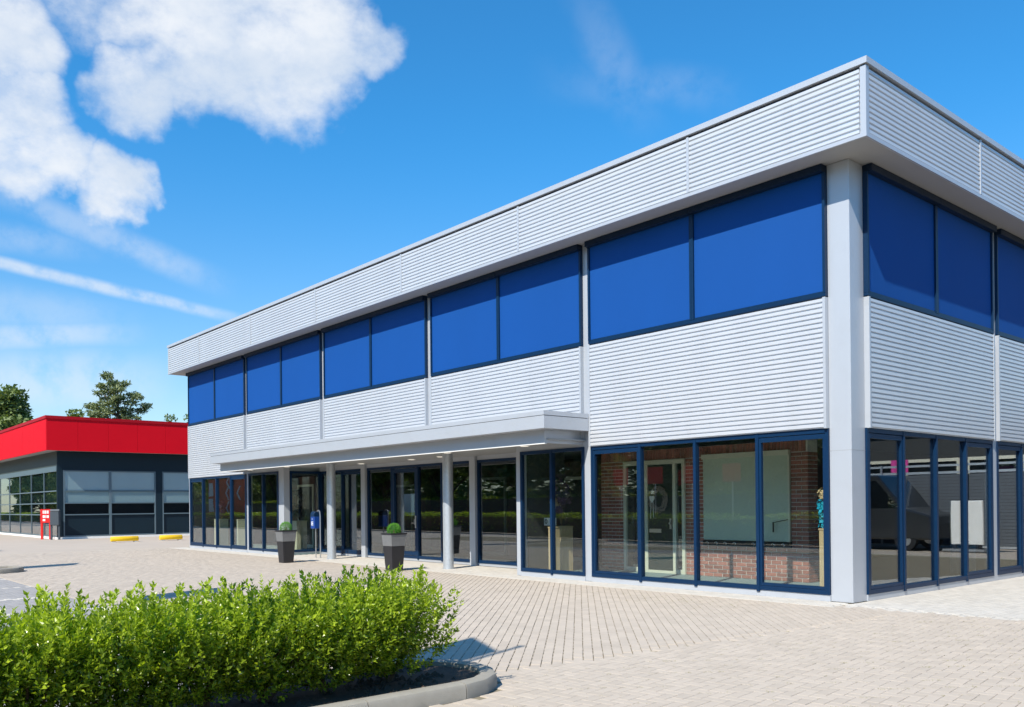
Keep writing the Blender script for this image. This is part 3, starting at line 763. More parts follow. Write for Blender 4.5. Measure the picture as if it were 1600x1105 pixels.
wb = tag(MB().box(-.17, .17, -.03, .03, 0, .17).build('label_card', WHITE, None, origin=(0, 0, 0)), 'white printed card standing at the foot of the dusky bouquet', 'card'); wb.location = (-7.42, .68, 1.075)
for i in range(3): pass
q = MB()
for cx_, m_ in ((-.09, 0), (.09, 1)):
    q.tube([(cx_+.035*math.cos(a), -.036, .09+.045*math.sin(a)) for a in [i*.628 for i in range(11)]], .009, 5, cap=False)
q.build('print', BLACK, wb)
fc = thing('flower_bouquet', 'dark bouquet on the cream pedestal behind the left planter', 'flowers', (-20.0, 1.0, 1.08))
q = MB(); [blossoms(q, (rnd.uniform(-.2, .2), rnd.uniform(-.15, .15), rnd.uniform(.2, 1.0)), .10, 10, .06) for i in range(18)]; q.build('dark_blossoms', POTD, fc)
q = MB(); [q.tube([(0, 0, .0), (rnd.uniform(-.25, .25), rnd.uniform(-.2, .2), rnd.uniform(.6, 1.0))], .006, 4) for i in range(10)]; q.build('stems', STEM, fc)
fd = thing('flower_bouquet', 'small grey and yellow bouquet on the wide cream pedestal', 'flowers', (-26.3, .9, 1.10))
q = MB(); [blossoms(q, (rnd.uniform(-.25, .25), rnd.uniform(-.15, .15), rnd.uniform(.15, .7)), .08, 9, .05) for i in range(12)]; q.build('grey_blossoms', PURPLE, fd)
q = MB(); [q.tube([(0, 0, .0), (rnd.uniform(-.3, .3), rnd.uniform(-.2, .2), rnd.uniform(.4, .8))], .006, 4) for i in range(10)]; q.build('stems', STEM, fd)
# further display frames deeper in the showroom
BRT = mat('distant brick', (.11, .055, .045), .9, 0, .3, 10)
def frame_door(x, y, w_, h, label):
    t = thing('display_door', label, 'door', (x, y, .06), 'display doors inside the showroom')
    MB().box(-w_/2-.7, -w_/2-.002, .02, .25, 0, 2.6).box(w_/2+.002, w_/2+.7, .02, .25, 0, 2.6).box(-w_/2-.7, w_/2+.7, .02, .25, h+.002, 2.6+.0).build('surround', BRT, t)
    MB().box(-w_/2, -w_/2+.08, -.03, .08, 0, h).box(w_/2-.08, w_/2, -.03, .08, 0, h).box(-w_/2+.08, w_/2-.08, -.03, .08, h-.08, h).box(-w_/2+.08, w_/2-.08, -.03, .08, 0, .1).build('door_frame', CREAM, t)
    MB().box(-w_/2+.082, w_/2-.082, 0, .05, .1, h-.08).build('door_leaf', POTD, t)
frame_door(-9.6, 3.6, 1.3, 2.2, 'display door in a brick surround behind the pane right of the rear column')
frame_door(-13.2, 3.8, 1.2, 2.3, 'display door in a brick surround behind the entrance door')
frame_door(-18.3, 4.0, 1.2, 2.2, 'display door in a brick surround behind the left round post')
frame_door(-22.6, 2.6, 1.2, 2.3, 'display door in a brick surround behind the left planter')
tb = thing('turquoise_crate', 'pale turquoise display stand behind the far right pane', 'stand', (-.75, 5.9, .06))
MB().box(-.2, .2, -.03, .03, 0, .62).box(-.2, -.16, -.2, -.031, 0, .62).box(.16, .2, -.2, -.031, 0, .62).build('panel', PALEB, tb)

# ------------------------------------------------------------------ things on the forecourt
def planter(x, y, label, blabel):
    p = thing('planter', label, 'planter', (x, y, 0), 'tall tapered planters at the entrance')
    MB().frustum(0, 0, 0, .59, .148, .187).build('pot_body', POTD, p, bevel=.006)
    MB().frustum(0, 0, .592, .865, .190, .212).build('zinc_band', POTL, p, bevel=.004)
    r_ = MB().box(-.225, .225, -.225, -.165, .866, .90).box(-.225, .225, .165, .225, .866, .90).box(-.225, -.165, -.165, .165, .866, .90).box(.165, .225, -.165, .165, .866, .90)
    r_.build('rim', POTD, p)
    MB().box(-.164, .164, -.164, .164, .84, .872).build('potting_soil', SOIL, p)
    b = thing('boxwood_ball', blabel, 'shrub', (x, y, .872), 'clipped boxwood balls')
    n = 2600; d_ = rng.normal(size=(n, 3)); d_ /= np.linalg.norm(d_, axis=1)[:, None]; d_ *= (.165*rng.uniform(.78, 1.04, n)**.6)[:, None]; d_[:, 2] = d_[:, 2]*1.0+.095
    k = d_[:, 2] > -.0; d_ = d_[k]
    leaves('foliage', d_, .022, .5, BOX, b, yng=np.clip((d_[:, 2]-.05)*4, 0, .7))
    MB().tube([(0, 0, -.01), (.01, 0, .1)], .02, 6).build('stem', STEM, b)
def leaves(name, C, size, asp, m, parent, dirs=None, yng=None, jit=.35, up=.25):
    """one folded diamond leaf per centre"""
    n = len(C)
    if dirs is None:
        dirs = rng.normal(size=(n, 3)); dirs[:, 2] = dirs[:, 2]*.7+up
    dirs = dirs/np.linalg.norm(dirs, axis=1)[:, None]
    nr = rng.normal(size=(n, 3)); nr[:, 2] += 1.0
    sd = np.cross(dirs, nr); sd /= (np.linalg.norm(sd, axis=1)[:, None]+1e-9); nr = np.cross(sd, dirs)
    L = (size*rng.uniform(1-jit, 1+jit, n))[:, None]; W = L*asp*.5
    p0 = C; p3 = C+dirs*L-nr*L*.12; mid = C+dirs*L*.45
    p1 = mid+sd*W+nr*W*.35; p2 = mid-sd*W+nr*W*.35; pm_ = mid
    V_ = np.stack([p0, p1, pm_, p2, p3], 1).reshape(-1, 3)
    T = np.array([[0, 2, 1], [0, 3, 2], [1, 2, 4], [2, 3, 4]])
    F_ = (T[None]+(np.arange(n)*5)[:, None, None]).reshape(-1, 3)
    at = None if yng is None else np.repeat(yng, 5)
    return stuff(bulk(name, V_, F_, m, parent, at))
planter(-10.90, -1.15, 'tall charcoal planter with grey band in front of the entrance door', 'clipped boxwood ball in the planter by the entrance door')
planter(-15.75, -1.55, 'tall charcoal planter with grey band left of the round posts', 'clipped boxwood ball in the planter left of the round posts')
# blue bin on steel posts with hooped tube
bb = thing('blue_bin', 'blue metal bin on thin steel posts with a hooped tube under the canopy', 'bin', (-17.2, .12, 0))
MB().box(-.125, .125, -.10, .10, .88, 1.24).build('bin_body', BLUEB, bb, bevel=.012)
MB().prism([(-.105, 1.242), (.105, 1.242), (.105, 1.33), (.04, 1.40), (-.05, 1.40), (-.105, 1.34)], 0, -.118, .118).build('bin_lid', NAVY, bb, bevel=.006)
MB().tube([(.02, -.0, 0), (.02, 0, .88)], .017, 8).build('post', STEEL, bb)
MB().tube([(.30, .0, 0), (.30, 0, 1.25), (.285, 0, 1.36), (.24, 0, 1.42), (.18, 0, 1.43), (.12, 0, 1.40)], .02, 8).build('hooped_tube', STEEL, bb, smooth=True)
q = MB().box(-.055, .055, -.106, -.101, .98, 1.0).box(-.055, .055, -.106, -.101, 1.075, 1.095).box(-.055, -.03, -.106, -.101, 1.001, 1.074).box(-.01, .045, -.106, -.101, 1.02, 1.055)
q.tube([(0, -.103, 1.17), (0, -.108, 1.17)], .016, 8)
q.build('emblem', WHITE, bb)

# ------------------------------------------------------------------ kerbed island and hedge
def island(ix, label_soil):
    segs = []
    path = [(ix-.66, -13.0), (ix-.66, -12.1), (ix-.66, -11.2), (ix-.66, -10.3), (ix-.66, -9.4), (ix-.66, -8.7), (ix-.66, -8.25)]
    for k in range(1, 8): a = math.pi-k*math.pi/8; path.append((ix+.66*math.cos(a), -8.25+.66*math.sin(a)))
    path += [(ix+.66, -8.25), (ix+.66, -9.15), (ix+.66, -10.05), (ix+.66, -10.95), (ix+.66, -11.85), (ix+.66, -13.0)]
    root = struct(MB().prism([(ix-.53, -13), (ix+.53, -13), (ix+.53, -8.25)]+[(ix+.53*math.cos(a), -8.25+.53*math.sin(a)) for a in [i*math.pi/8 for i in range(1, 8)]]+[(ix-.53, -8.25)], 2, -.02, .075).build('planting_bed', SOIL))
    cl = []
    for k in range(260):
        cx_, cy_ = ix+rng.uniform(-.5, .5), rng.uniform(-12.8, -8.3)
        if rng.random() < .45: cy_ = -8.35+rng.uniform(-.6, .3)
        if (cx_-ix)**2+max(0, cy_+8.25)**2 < .24: cl.append((cx_, cy_, rng.uniform(.012, .035)))
    V_ = np.concatenate([np.array([[x-r, y-r*.6, .07], [x+r*.8, y-r, .07], [x+r, y+r*.7, .07], [x-r*.5, y+r, .07], [x+r*.2, y, .075+r]]) for x, y, r in cl])
    F_ = np.concatenate([np.array([[0, 1, 4], [1, 2, 4], [2, 3, 4], [3, 0, 4]])+5*i for i in range(len(cl))])
    stuff(bulk('soil_clods', V_, F_, SOIL, root))
    def inn(p, r_):
        x, y = p
        if y <= -8.25: return (ix+(r_ if x > ix else -r_), y)
        d_ = Vector((x-ix, y+8.25)).normalized()*r_; return (ix+d_.x, -8.25+d_.y)
    groups = [(0, 1), (1, 2), (2, 3), (3, 4), (4, 6), (6, 8), (8, 10), (10, 12), (12, 14), (14, 15), (15, 16), (16, 17), (17, 18), (18, 19)]
    for a, b in groups:
        p_ = path[a:b+1]; mb = MB()
        # rounded-top kerb section swept along the piece; a thin joint stays open at each end
        P0, P1 = Vector(p_[0]), Vector(p_[-1])
        p_[0] = tuple(P0+(Vector(p_[1])-P0).normalized()*.004); p_[-1] = tuple(P1-(P1-Vector(p_[-2])).normalized()*.004)
        prof = [(.68, -.03), (.68, .085), (.665, .112), (.635, .122), (.555, .122), (.535, .112), (.53, .05), (.53, -.03)]
        base = len(mb.v)
        for q_ in p_:
            for r_, z_ in prof:
                x_, y_ = inn(q_, r_); mb.v.append((x_, y_, z_))
        L = len(prof)
        for i in range(len(p_)-1):
            for j in range(L): mb.f.append((base+i*L+j, base+i*L+(j+1) % L, base+(i+1)*L+(j+1) % L, base+(i+1)*L+j))
        mb.f.append(tuple(base+j for j in range(L))); mb.f.append(tuple(base+(len(p_)-1)*L+j for j in reversed(range(L))))
        mb.build('kerb_stone', KERB, root, smooth=True)
    return root
island(0.45, ''); island(-18.0, '')

def privet(ix, y0, y1, label, dens=1.0):
    hd = thing('privet_hedge', label, 'hedge', (ix, y1, .075))
    ys = np.arange(y1-.42, y0, -.54)
    for yi in ys:
        end = 1.0 if yi > y1-.2 else 0.0
        cx_ = rnd.uniform(-.06, .06); ht = rnd.uniform(.95, 1.12)
        C, D, Y = [], [], []
        stems = []
        # woody stems fan out from the base, leafy shoots leave them; every shoot carries opposite leaf pairs
        base = Vector((cx_, yi-y1+rnd.uniform(-.1, .1), 0))
        for k in range(5):
            tip = base+Vector((rnd.uniform(-.30, .30), rnd.uniform(-.32, .32), rnd.uniform(.45, .7)))
            midp = base.lerp(tip, .5)+Vector((rnd.uniform(-.05, .05), rnd.uniform(-.05, .05), 0.02))
            stems.append((base+Vector((rnd.uniform(-.03, .03), rnd.uniform(-.03, .03), 0)), midp, tip))
        nsh = int(960*dens)
        for k in range(nsh):
            hh = rnd.random()**0.75
            z0 = (.06+.58*hh)*ht
            wdt = .25+.21*min(1, hh*1.9)
            ex = rnd.uniform(-1, 1); ey = rnd.uniform(-1, 1)
            p0 = Vector((cx_*.5+ex*wdt, yi-y1+ey*(.37 if not end else .34)*(0.65+.35*min(1, hh*1.6)), z0))
            o_ = Vector((ex*.9+rnd.uniform(-.5, .5), ey*.3+rnd.uniform(-.5, .5), .55+hh*.9+rnd.uniform(-.3, .5))).normalized()
            tall = hh > .78 and rnd.random() < .22
            ln = rnd.uniform(.10, .20) if not tall else rnd.uniform(.20, .36)
            if tall: o_ = Vector((rnd.uniform(-.25, .25), rnd.uniform(-.25, .25), 1)).normalized()
            npair = int(ln/.022); ph = rnd.uniform(0, 3.14)
            s1 = o_.orthogonal().normalized(); s2 = o_.cross(s1)
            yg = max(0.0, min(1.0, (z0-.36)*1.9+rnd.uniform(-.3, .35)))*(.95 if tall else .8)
            for i in range(npair):
                t_ = (i+.5)/npair; p = p0+o_*ln*t_
                a = ph+i*1.571
                for sgn in (1, -1):
                    dr = (s1*math.cos(a)+s2*math.sin(a))*sgn*(1.0-.45*t_)+o_*(.45+.6*t_)
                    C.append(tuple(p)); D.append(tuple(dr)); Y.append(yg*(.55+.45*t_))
        C = np.array(C); D = np.array(D); Y = np.array(Y)
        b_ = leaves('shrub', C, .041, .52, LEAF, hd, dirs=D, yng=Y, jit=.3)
        for s_ in stems:
            MB().tube(s_, [.014, .010, .006], 6).build('stem', STEM, b_)
    return hd
privet(0.45, -13.0, -8.15, 'fresh green privet hedge growing in the kerbed bed in the foreground')

# ------------------------------------------------------------------ the red and dark hall on the left
rh = thing('low_hall', 'low dark hall with deep red roof fascia beyond the forecourt', 'building', (-42.1, -1.22, 0))
def rl(mb): mb.v = [(x+42.1, y+1.22, z) for x, y, z in mb.v]; return mb
WX, WY = -42.1, -1.22
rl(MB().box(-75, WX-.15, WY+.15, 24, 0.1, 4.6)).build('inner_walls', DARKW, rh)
rl(MB().box(WX-.14, WX, WY, 22, 3.55, 4.52)).build('upper_wall', SLATE, rh)
rl(MB().box(-75, WX-.141, WY, WY+.14, 3.75, 4.52)).build('upper_wall', SLATEG, rh)
rl(MB().box(WX-.16, WX+.03, WY-.03, 22, -.02, .11)).build('plinth', WHITE, rh)
rl(MB().box(-75, WX-.161, WY-.03, WY+.1, -.02, .11)).build('plinth', WHITE, rh)
rl(MB().box(-75, -41.45, -1.82, 22, 4.52, 4.60)).build('soffit', SOFFIT, rh)
for i in range(12):
    y0, y1 = -1.87+i*1.46, -1.87+(i+1)*1.46
    rl(MB().box(-41.47, -41.40+(.0), y0+.005, y1-.005, 4.50, 6.08)).build('fascia_panel', RED, rh)
for i in range(12):
    x1 = -41.48-i*2.6
    rl(MB().box(x1-2.6+.005, x1-.005, -1.87, -1.80, 4.50, 6.08)).build('fascia_panel', RED, rh)
rl(MB().box(-41.52, -41.36, -1.91, 16, 6.085, 6.24)).build('roof_capping', REDD, rh)
rl(MB().box(-73, -41.521, -1.91, -1.70, 6.085, 6.24)).build('roof_capping', REDD, rh)
rl(MB().box(-75, -41.5, -1.7, 22, 5.9, 6.0)).build('roof', SLATE, rh)
rl(MB().box(-41.49, -41.455, -1.86, 16, 4.5, 6.08)).build('panel_backing', REDD, rh)
# corner post and windows on the near side
rl(MB().box(WX-.1, WX+.015, WY-.015, -.95, .111, 3.55)).build('corner_post', SLATE, rh)
zr = [.12, 1.22, 1.82, 2.45, 3.48]
ycols = [(-.95, 1.32), (1.32, 3.66), (4.02, 6.3), (6.3, 8.6), (8.96, 11.3)]
for (a, b) in ycols:
    f = MB()
    for z_ in zr: f.box(WX-.08, WX+.03, a, b, z_, z_+.06)
    for y_ in (a, b-.06): f.box(WX-.08, WX+.028, y_, y_+.06, .181, 3.48)
    wf = rl(f).build('window', FRAMEG, rh)
    for j in range(4):
        m_ = (SLATE, GLASSD, FROST, FROST)[j]
        rl(MB().box(WX-.05, WX-.03, a+.055, b-.055, zr[j]+.055, zr[j+1]+.005)).build('pane', m_, wf)
    if True: rl(MB().box(WX-.027, WX-.018, a+.055, b-.055, 1.87, 3.485)).build('glass', GLASS, wf)
for a, b in ((3.66, 4.02), (8.6, 8.96), (11.3, 22)): rl(MB().box(WX-.1, WX+.016, a, b, .111, 3.55)).build('pier', SLATE, rh)
xe = [-42.2, -44.9, -47.85, -50.7, -53.6, -56.4, -59.2, -62, -65]
for b, a in zip(xe[:-1], xe[1:]):
    f = MB()
    for z_ in zr: f.box(a, b, WY-.03, WY+.08, z_, z_+.06)
    mid = (a+b)/2
    f.box(a, a+.07, WY-.028, WY+.08, .181, 3.48)
    f.box(a, b, WY-.027, WY+.08, 3.54, 3.75)
    wf = rl(f).build('window', FRAMEG, rh)
    for l, r_ in ((a+.07, b),):
        for j in range(4):
            rl(MB().box(l, r_, WY+.0, WY+.01, zr[j]+.06, zr[j+1])).build('pane', GLASSD, wf)
            if j in (2, 3): rl(MB().box(l+.12, r_-.12, WY+.06, WY+.065, zr[j]+.1, zr[j+1]-.04)).build('blind', BLINDG, wf)
rs_ = thing('notice_stand', 'bright red notice stand with white lettering beside the dark hall corner', 'sign', (-42.78, -1.60, 0), rz=R(58))
for x in (-.20, .20): MB().box(x-.05, x+.05, -.05, .05, 0, .85).build('leg', REDB, rs_)
MB().box(-.26, .26, -.06, .06, .851, 1.55).build('sign_panel', REDB, rs_)
q = MB()
for i, (z0, z1) in enumerate(((1.32, 1.48), (1.10, 1.24), (.94, 1.04))):
    x = -.14
    for wd in ((.05, .10, .07) if i == 0 else (.10, .05, .08) if i == 1 else (.12,)):
        q.box(x, x+wd, -.066, -.061, z0, z1); x += wd+.03
q.build('lettering', WHITE, rs_)
gb = thing('post_box', 'dark grey box on a pair of legs beside the red notice stand', 'box', (-41.72, -1.42, 0), rz=R(58))
MB().box(-.22, .22, -.12, .12, .72, 1.45).build('box_body', GREYB, gb, bevel=.03)
MB().prism([(-.13, 1.452), (.13, 1.452), (.06, 1.54), (-.06, 1.54)], 0, -.22, .22).build('box_lid', GREYB, gb)
for x in (-.185, .185): MB().box(x-.035, x+.035, -.05, .05, 0, .719).build('leg', GREYB, gb)
for (y, lab) in ((0.0, 'yellow bumper bar on the paving nearer the dark hall corner'), (2.95-.85, 'yellow bumper bar on the paving beside the silver building')):
    yb = thing('wheel_stop', lab, 'bumper', (-35.3, y, 0), 'yellow bumper bars before the dark hall')
    L = .60 if y < 1 else .52
    MB().prism([(-.10, .05), (.10, .05), (.105, .17), (.07, .25), (0, .27), (-.07, .25), (-.105, .17)], 1, -L, L).build('bar', YELLOW, yb, smooth=True, bevel=.01)
    for s_ in (-L+.12, L-.12): MB().box(-.085, .085, s_-.07, s_+.07, 0, .049).build('foot', WHITE, yb)

# ------------------------------------------------------------------ trees
def crown(parent, pads, per, size, m, asp=.6, name='crown'):
    C = []; Yg = []
    for (c, r) in pads:
        n = int(per*(r[0]*r[1]*r[2])**.55)
        d_ = rng.normal(size=(n, 3)); d_ /= np.linalg.norm(d_, axis=1)[:, None]
        d_ *= (rng.uniform(.45, 1.0, n)**.5*(1+rng.normal(0, .10, n)))[:, None]
        C.append(np.array(c)[None]+d_*np.array(r)[None])
    C = np.concatenate(C)
    return leaves(name, C, size, asp, m, parent, up=.15)
def tree_frame(loc):
    return Vector(loc)
def lat(o, h): return (AX[0]*o, AX[1]*o, h)          # offset parallel to the far hall's skyline
# scots pine
D = 78.0
def at(u, depth): p = CAM+AF*depth+AX*((u-PX)/FPX*depth); return (p[0], p[1], 0.0)
pl = at(186, D); k = D/FPX
pt_ = thing('pine_tree', 'tall scots pine with layered open crown rising behind the red roof', 'tree', pl)
px = [(660, 85, 70, 34), (630, 135, 62, 30), (830, 165, 46, 22), (740, 190, 90, 34), (590, 205, 66, 24), (470, 255, 56, 24), (640, 262, 84, 32), (800, 250, 84, 26), (500, 315, 50, 18),
      (880, 290, 70, 26), (620, 345, 80, 32), (780, 335, 90, 28), (980, 325, 70, 24), (560, 400, 66, 32), (700, 400, 80, 30), (890, 395, 80, 28), (1020, 420, 60, 34), (390, 420, 62, 30),
      (490, 450, 62, 32), (650, 470, 90, 36), (800, 470, 96, 34), (940, 470, 70, 24), (600, 530, 110, 40), (500, 525, 70, 34), (790, 540, 100, 44), (960, 572, 44, 18), (700, 610, 160, 60), (560, 640, 140, 70), (850, 640, 110, 60)]
pads = []
zof = lambda v: CAM[2]+(796-v)*k
for (a, b, ru, rv) in px:
    du = (a/7.62+90-186)*k; z_ = zof(b/7.62+580); dep = rnd.uniform(-1.2, 1.2)
    c = (AX[0]*du+AF[0]*dep, AX[1]*du+AF[1]*dep, z_)
    pads.append((c, (ru/7.62*k*1.0, ru/7.62*k*1.0, rv/7.62*k*1.05)))
crown(pt_, pads, 900, .30, PINEL, .34)
q = MB().tube([(0, 0, 0), (.1, .05, 5), (-.1, 0, 9), (0, 0, zof(600))], [.30, .24, .15, .03], 8); tk = q.build('trunk', BARK, pt_, smooth=True)
for (c, r) in pads:
    z0 = max(2.0, c[2]-rnd.uniform(.3, 1.3)); MB().tube([(0, 0, z0), (c[0]*.5, c[1]*.5, (z0+c[2])/2-.1), c], [.07, .05, .02], 5).build('limb', BARK, tk)
def broad(u, depth, topv, wpx, label, n=14, m=TREEL, basez=3.0, per=420, size=.34):
    lc = at(u, depth); k_ = depth/FPX; h = CAM[2]+(796-topv)*k_; w_ = wpx*k_/2
    t = thing('broadleaf_tree', label, 'tree', lc)
    pads = []
    for i in range(n):
        a = rnd.uniform(0, 6.28); f = rnd.random()**.6
        z_ = basez+(h-basez-.8)*rnd.random()
        ww = w_*math.sqrt(max(.1, 1-((z_-basez)/(h-basez)*1.0)**2.2))
        r = rnd.uniform(.22, .36)*w_
        pads.append(((math.cos(a)*f*max(.05, ww-r*.6), math.sin(a)*f*max(.05, ww-r*.6), z_), (r, r, r*.7)))
    pads.append(((0, 0, h-.25*w_), (w_*.4, w_*.4, .25*w_))); pads.append(((0, 0, (h+basez)/2), (w_*.6, w_*.6, (h-basez)*.3)))
    crown(t, pads, per, size, m)
    tk_ = MB().tube([(0, 0, 0), (0, 0, basez), (.1, 0, h*.75)], [.28, .22, .06], 8).build('trunk', BARK, t, smooth=True)
    for (c, r) in pads[::2]: MB().tube([(0, 0, basez*.8), (c[0]*.5, c[1]*.5, (basez+c[2])*.5), c], [.1, .07, .02], 5).build('limb', BARK, tk_)
    return t
broad(18, 66, 604, 118, 'rounded leafy tree behind the left end of the red roof', 24, per=520)
broad(-60, 74, 600, 120, 'dark leafy tree at the left edge of the picture', 16)
broad(120, 84, 640, 60, 'small pale leafy tree left of the scots pine', 10, per=330)
broad(150, 90, 648, 50, 'low leafy tree against the left side of the pine', 10, per=330)
broad(268, 88, 650, 46, 'tuft of a leafy tree showing over the red roof', 18, per=300, size=.26)
broad(299, 88, 649, 46, 'leafy tree top touching the silver building edge', 18, per=300, size=.26)

# ------------------------------------------------------------------ what stands behind and beside the camera (seen in the glass and as shade)
def flagpole(x, y, label):
    t = thing('flagpole', label, 'flagpole', (x, y, 0), 'flagpoles along the street')
    MB().tube([(0, 0, 0), (0, 0, 6.6)], [.05, .03], 10).build('pole', WHITE, t, smooth=True)
    MB().tube([(0, 0, 6.6), (0, 0, 6.66)], .045, 8).build('finial', STEEL, t)
    b = MB(); n = 12
    for i in range(n):
        z0, z1 = 4.5+i*1.75/n, 4.5+(i+1)*1.75/n
        w0 = .04*math.sin(i*.8); w1 = .04*math.sin((i+1)*.8)
        b.quad((-.06, w0*.3, z0), (-1.02, .42+w0, z0), (-1.02, .42+w1, z1), (-.06, w1*.3, z1)); b.quad((-.06, w0*.3+.004, z0), (-.06, w1*.3+.004, z1), (-1.02, .424+w1, z1), (-1.02, .424+w0, z0))
    fl_ = b.build('flag', FLAGC, t)
    for i in range(3): MB().box(-.62, -.40, .15, .29, 4.75+i*.45, 5.0+i*.45).build('print_mark', NAVY, fl_)
    return t
f0 = flagpole(1.62, -12.58, 'white flagpole nearest the foreground hedge')
for (x, y, lb_) in ((-6.8, -12.2, 'second white flagpole from the foreground hedge'), (-17.4, -12.0, 'third white flagpole from the foreground hedge'), (-28.0, -12.0, 'farthest white flagpole along the street')):
    dup(f0, (x, y, 0), 0, lb_)
# low trimmed hedge along the street
def longhedge(x0, x1, y, h, label, per=800):
    t = thing('street_hedge', label, 'hedge', (x0, y, 0)); L = x1-x0; n = int(per*L)
    C = np.stack([rng.uniform(0, L, n), rng.uniform(-.45, .45, n), rng.uniform(.08, 1, n)*h], 1)
    e = np.maximum(np.abs(C[:, 1])/.45, C[:, 2]/h); C = C[e > .7]
    C[:, 2] += .05*np.sin(C[:, 0]*1.7)
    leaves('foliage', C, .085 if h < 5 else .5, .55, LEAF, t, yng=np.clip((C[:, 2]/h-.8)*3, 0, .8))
    MB().box(.2, L-.2, -.22, .22, .05, h-.2).build('twig_core', STEM, t)
    return t
longhedge(-140, -3.5, -14.6, 1.12, 'long clipped hedge between the forecourt and the street')
wl = longhedge(-210, 60, -62, 8.5, 'far woodland', 260)
wl.name = 'woodland'; del wl['category']; stuff(wl)
for c_ in list(wl.children):
    if c_.name.startswith('foliage'): wf_ = c_
bpy.data.objects.remove([c_ for c_ in wl.children if c_.name.startswith('twig')][0])
bpy.data.objects.remove(wl); wf_.location = (-210, -62, 0); wf_.name = 'woodland'; wf_.data.materials[0] = TREEL; wf_.scale = (1, 6, 1)
base_t = broad(0, 50, 520, 230, 'leafy street tree across the road, nearest the corner', 30, per=420, size=.42, basez=1.6)
base_t.location = (-6, -35, 0)
labs = ['leafy street tree across the road opposite the first window bay', 'leafy street tree across the road opposite the entrance', 'leafy street tree across the road opposite the left planter',
        'leafy street tree across the road opposite the leftmost window bay', 'leafy street tree across the road opposite the dark hall', 'leafy street tree across the road before the far lots', 'leafy street tree at the far end of the road',
        'leafy street tree across the road right of the corner', 'leafy street tree past the mural board', 'leafy street tree well past the mural board', 'leafy street tree far down the road', 'leafy street tree farthest down the road', 'leafy tree behind the street hedge level with the dark hall', 'second leafy tree behind the street hedge past the dark hall', 'third leafy tree behind the street hedge past the dark hall', 'fourth leafy tree behind the street hedge past the dark hall', 'last leafy tree behind the street hedge']
for i, (x, y, s_) in enumerate(((-14, -38, 1.1), (-22, -34, 1.0), (-31, -37, 1.2), (-40, -35, 1.05), (-50, -36, 1.15), (-61, -34, 1.1), (-74, -36, 1.2), (4, -38, 1.1), (-88, -33, 1.2), (-101, -36, 1.2), (-116, -33, 1.25), (-133, -35, 1.3), (-84, -19, .8), (-96, -18, .9), (-108, -19, .85), (-122, -18, .9), (-140, -20, 1.0))):
    dup(base_t, (x, y, 0), rnd.uniform(0, 6.28), labs[i], (s_, s_, s_*rnd.uniform(.9, 1.15)))
longhedge(-170, 25, -28.5, 2.2, 'tall hedge on the far side of the road', 520)
sp = thing('shop_block', 'dark brick shop across the road with red square signs', 'building', (-24, -44, 0))
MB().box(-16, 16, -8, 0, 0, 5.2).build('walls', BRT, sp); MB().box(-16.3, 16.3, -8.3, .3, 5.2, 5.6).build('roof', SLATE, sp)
for i in range(4):
    q = thing('square_sign', ('red square sign nearest the corner', 'second red square sign along the street', 'third red square sign along the street', 'red square sign farthest from the corner')[i], 'sign', (-13.2-i*1.9, -15.6, 0), 'red square signs by the street hedge')
    MB().box(-.4, .4, -.02, .02, 2.35, 3.05).build('sign_panel', REDB, q); MB().tube([(0, -.05, 0), (0, -.05, 3.0)], .03, 8).build('post', STEEL, q)
cb = thing('mural_board', 'rust coloured board with pale chevrons beyond the street hedge', 'billboard', (-62.3, -16.0, 0))
MB().box(-3.9, 3.9, -.1, 0, .5, 3.9).build('board', RUST, cb)
for i, (x, z_) in enumerate(((2.2, 2.7), (0, 2.7), (0, 1.5), (-2.0, 2.6), (0.2, 3.6))):
    MB().prism([(x+.5, z_+.55), (x+.25, z_+.55), (x-.35, z_), (x+.25, z_-.55), (x+.5, z_-.55), (x-.05, z_)], 1, .005, .02).build('chevron', PALEB, cb)
MB().prism([(-3.8, 2.5), (-2.9, 2.5), (-3.05, 3.6), (-3.8, 3.6)], 1, .005, .02).build('pale_panel', PALEB, cb)
MB().prism([(-3.8, 1.2), (-2.7, 1.2), (-2.9, 2.3), (-3.8, 2.3)], 1, .005, .02).build('pale_panel', PALEB, cb)
MB().box(-3.8, -1.6, .02, .25, .5, 1.15).build('red_block', REDB, cb)
for x in (-3.5, 3.5): MB().box(x-.1, x+.1, -.3, -.101, 0, 3.6).build('post', STEEL, cb)
sp2 = thing('sign_pillar', 'pale grey sign pillar beyond the street hedge', 'sign', (-39.8, -16.0, 0))
MB().box(-.5, .5, -.12, .12, .1, 2.3).build('pillar', PALEB, sp2); MB().box(-.55, .55, -.15, .15, 0, .099).build('foot', KERB, sp2)
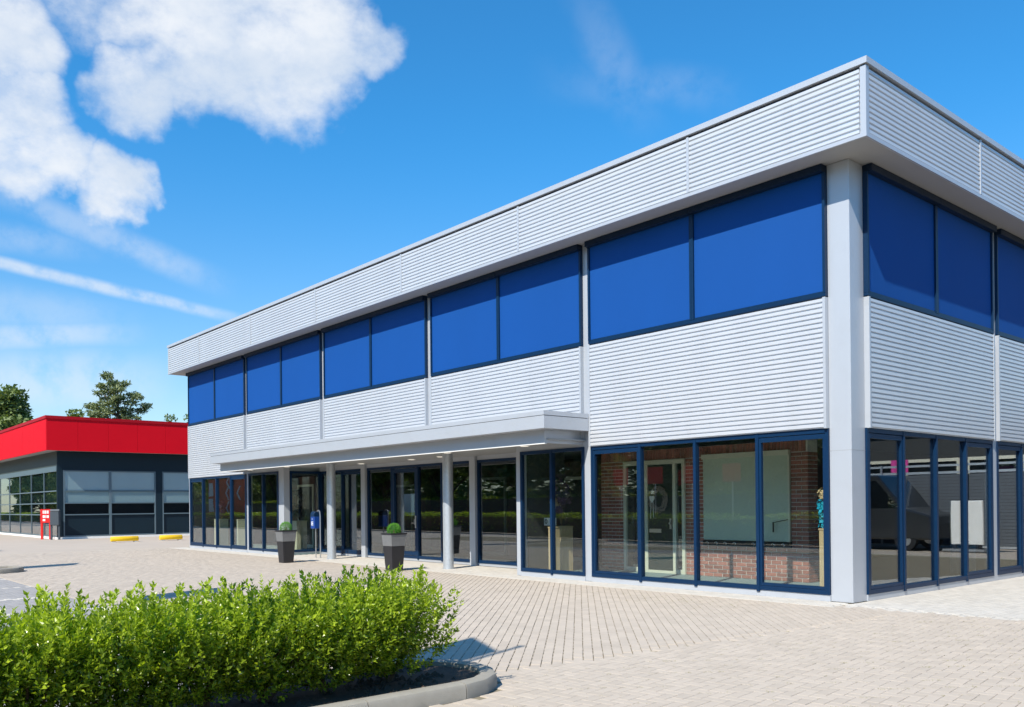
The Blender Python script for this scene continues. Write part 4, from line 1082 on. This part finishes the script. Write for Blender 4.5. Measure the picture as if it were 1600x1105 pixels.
# side lane: slat fence, van, sign, building behind
fe = thing('slat_fence', 'dark horizontal slat fence closing the side lane', 'fence', (6.5, 16.8, 0))
for i in range(22): MB().box(-4.6, 7.5, -.02, .02, .1+i*.105, .195+i*.105).build('slat', FENCE, fe)
MB().box(-4.6, 7.5, .022, .06, .05, 2.40).build('backing', DARKW, fe)
MB().box(-4.6, 7.5, -.05, .03, 2.42, 2.50).build('rail', GALV, fe); MB().box(-4.6, 7.5, -.05, .03, 2.66, 2.73).build('rail', GALV, fe)
MB().box(-4.6, 7.5, -.03, -.021, 0.02, .09).build('rail', GALV, fe)
for i in range(5): MB().tube([(-4.3+i*2.8, -.07, 0), (-4.3+i*2.8, -.07, 2.75)], .04, 8).build('post', GALV, fe)
lbld = thing('lane_building', 'dark building with cream window frames behind the slat fence', 'building', (7, 22, 0))
MB().box(-2.6, 8, 0, 8, 0, 4.2).build('walls', DARKW, lbld); MB().box(-8, -2.62, 0, 8, 0, 3.3).build('side_wing', BRT, lbld); MB().box(-8.1, 8.2, -.2, 8.1, 4.2, 4.5).build('roof', SLATE, lbld)
MB().box(10, 20, -30, -.1, 0, 7.5).build('added_shade_wing', DARKW, lbld); MB().box(9.8, 20.2, -30.2, -.21, 7.5, 7.8).build('added_wing_roof', SLATE, lbld)  # unseen dark wing, added to cut sky fill on the side facade
for x in (-2.0, .3, 2.6, 4.9):
    fr_ = MB().box(x, x+2.1, -.05, -.002, 3.05, 3.17).box(x, x+.12, -.05, -.002, 2.2, 3.049).box(x+1.98, x+2.1, -.05, -.002, 2.2, 3.049).build('window_frame', CREAM, lbld)
    MB().box(x+.121, x+1.979, -.02, -.003, 2.2, 3.049).build('pane', GLASSD, fr_)
MB().box(.1, .7, -4.75, -4.73, 2.45, 2.95).build('poster', PINK, lbld)
sb = thing('pavement_sign', 'blank white pavement sign on a grey base in the side lane', 'sign', (4.1, 14.5, 0))
MB().box(-.46, .46, -.03, .03, .22, 1.53).build('board', WHITE, sb, bevel=.02)
MB().box(-.62, .62, -.35, .35, 0, .10).build('base', POTL, sb, bevel=.04); MB().box(-.4, -.3, -.04, .04, .1, .22).box(.3, .4, -.04, .04, .1, .22).build('bracket', BLACK, sb)
vn = thing('parked_van', 'dark grey panel van parked before the slat fence', 'van', (7.5, 15.0, 0))
MB().prism([(-2.6, .35), (2.5, .35), (2.5, 2.25), (2.3, 2.38), (-.9, 2.36), (-1.75, 1.30), (-2.5, 1.1), (-2.62, .8)], 1, -.95, .95).build('van_body', VANP, vn, bevel=.05)
MB().prism([(-.85, 2.18), (-1.62, 1.32), (-.1, 1.32), (-.1, 2.18)], 1, -.962, -.951).build('side_window', GLASSD, vn)
MB().box(.2, 2.3, -.965, -.951, .75, .95).build('side_strip', BLACK, vn)
for sx in (-1.75, 1.65):
    for sy in (-.93, .78):
        wv = MB().tube([(sx, sy, .34), (sx, sy+.2, .34)], .34, 20).build('wheel', BLACK, vn); MB().tube([(sx, sy-.006, .34), (sx, sy+.2, .34)], .19, 12).build('rim', STEEL, wv)
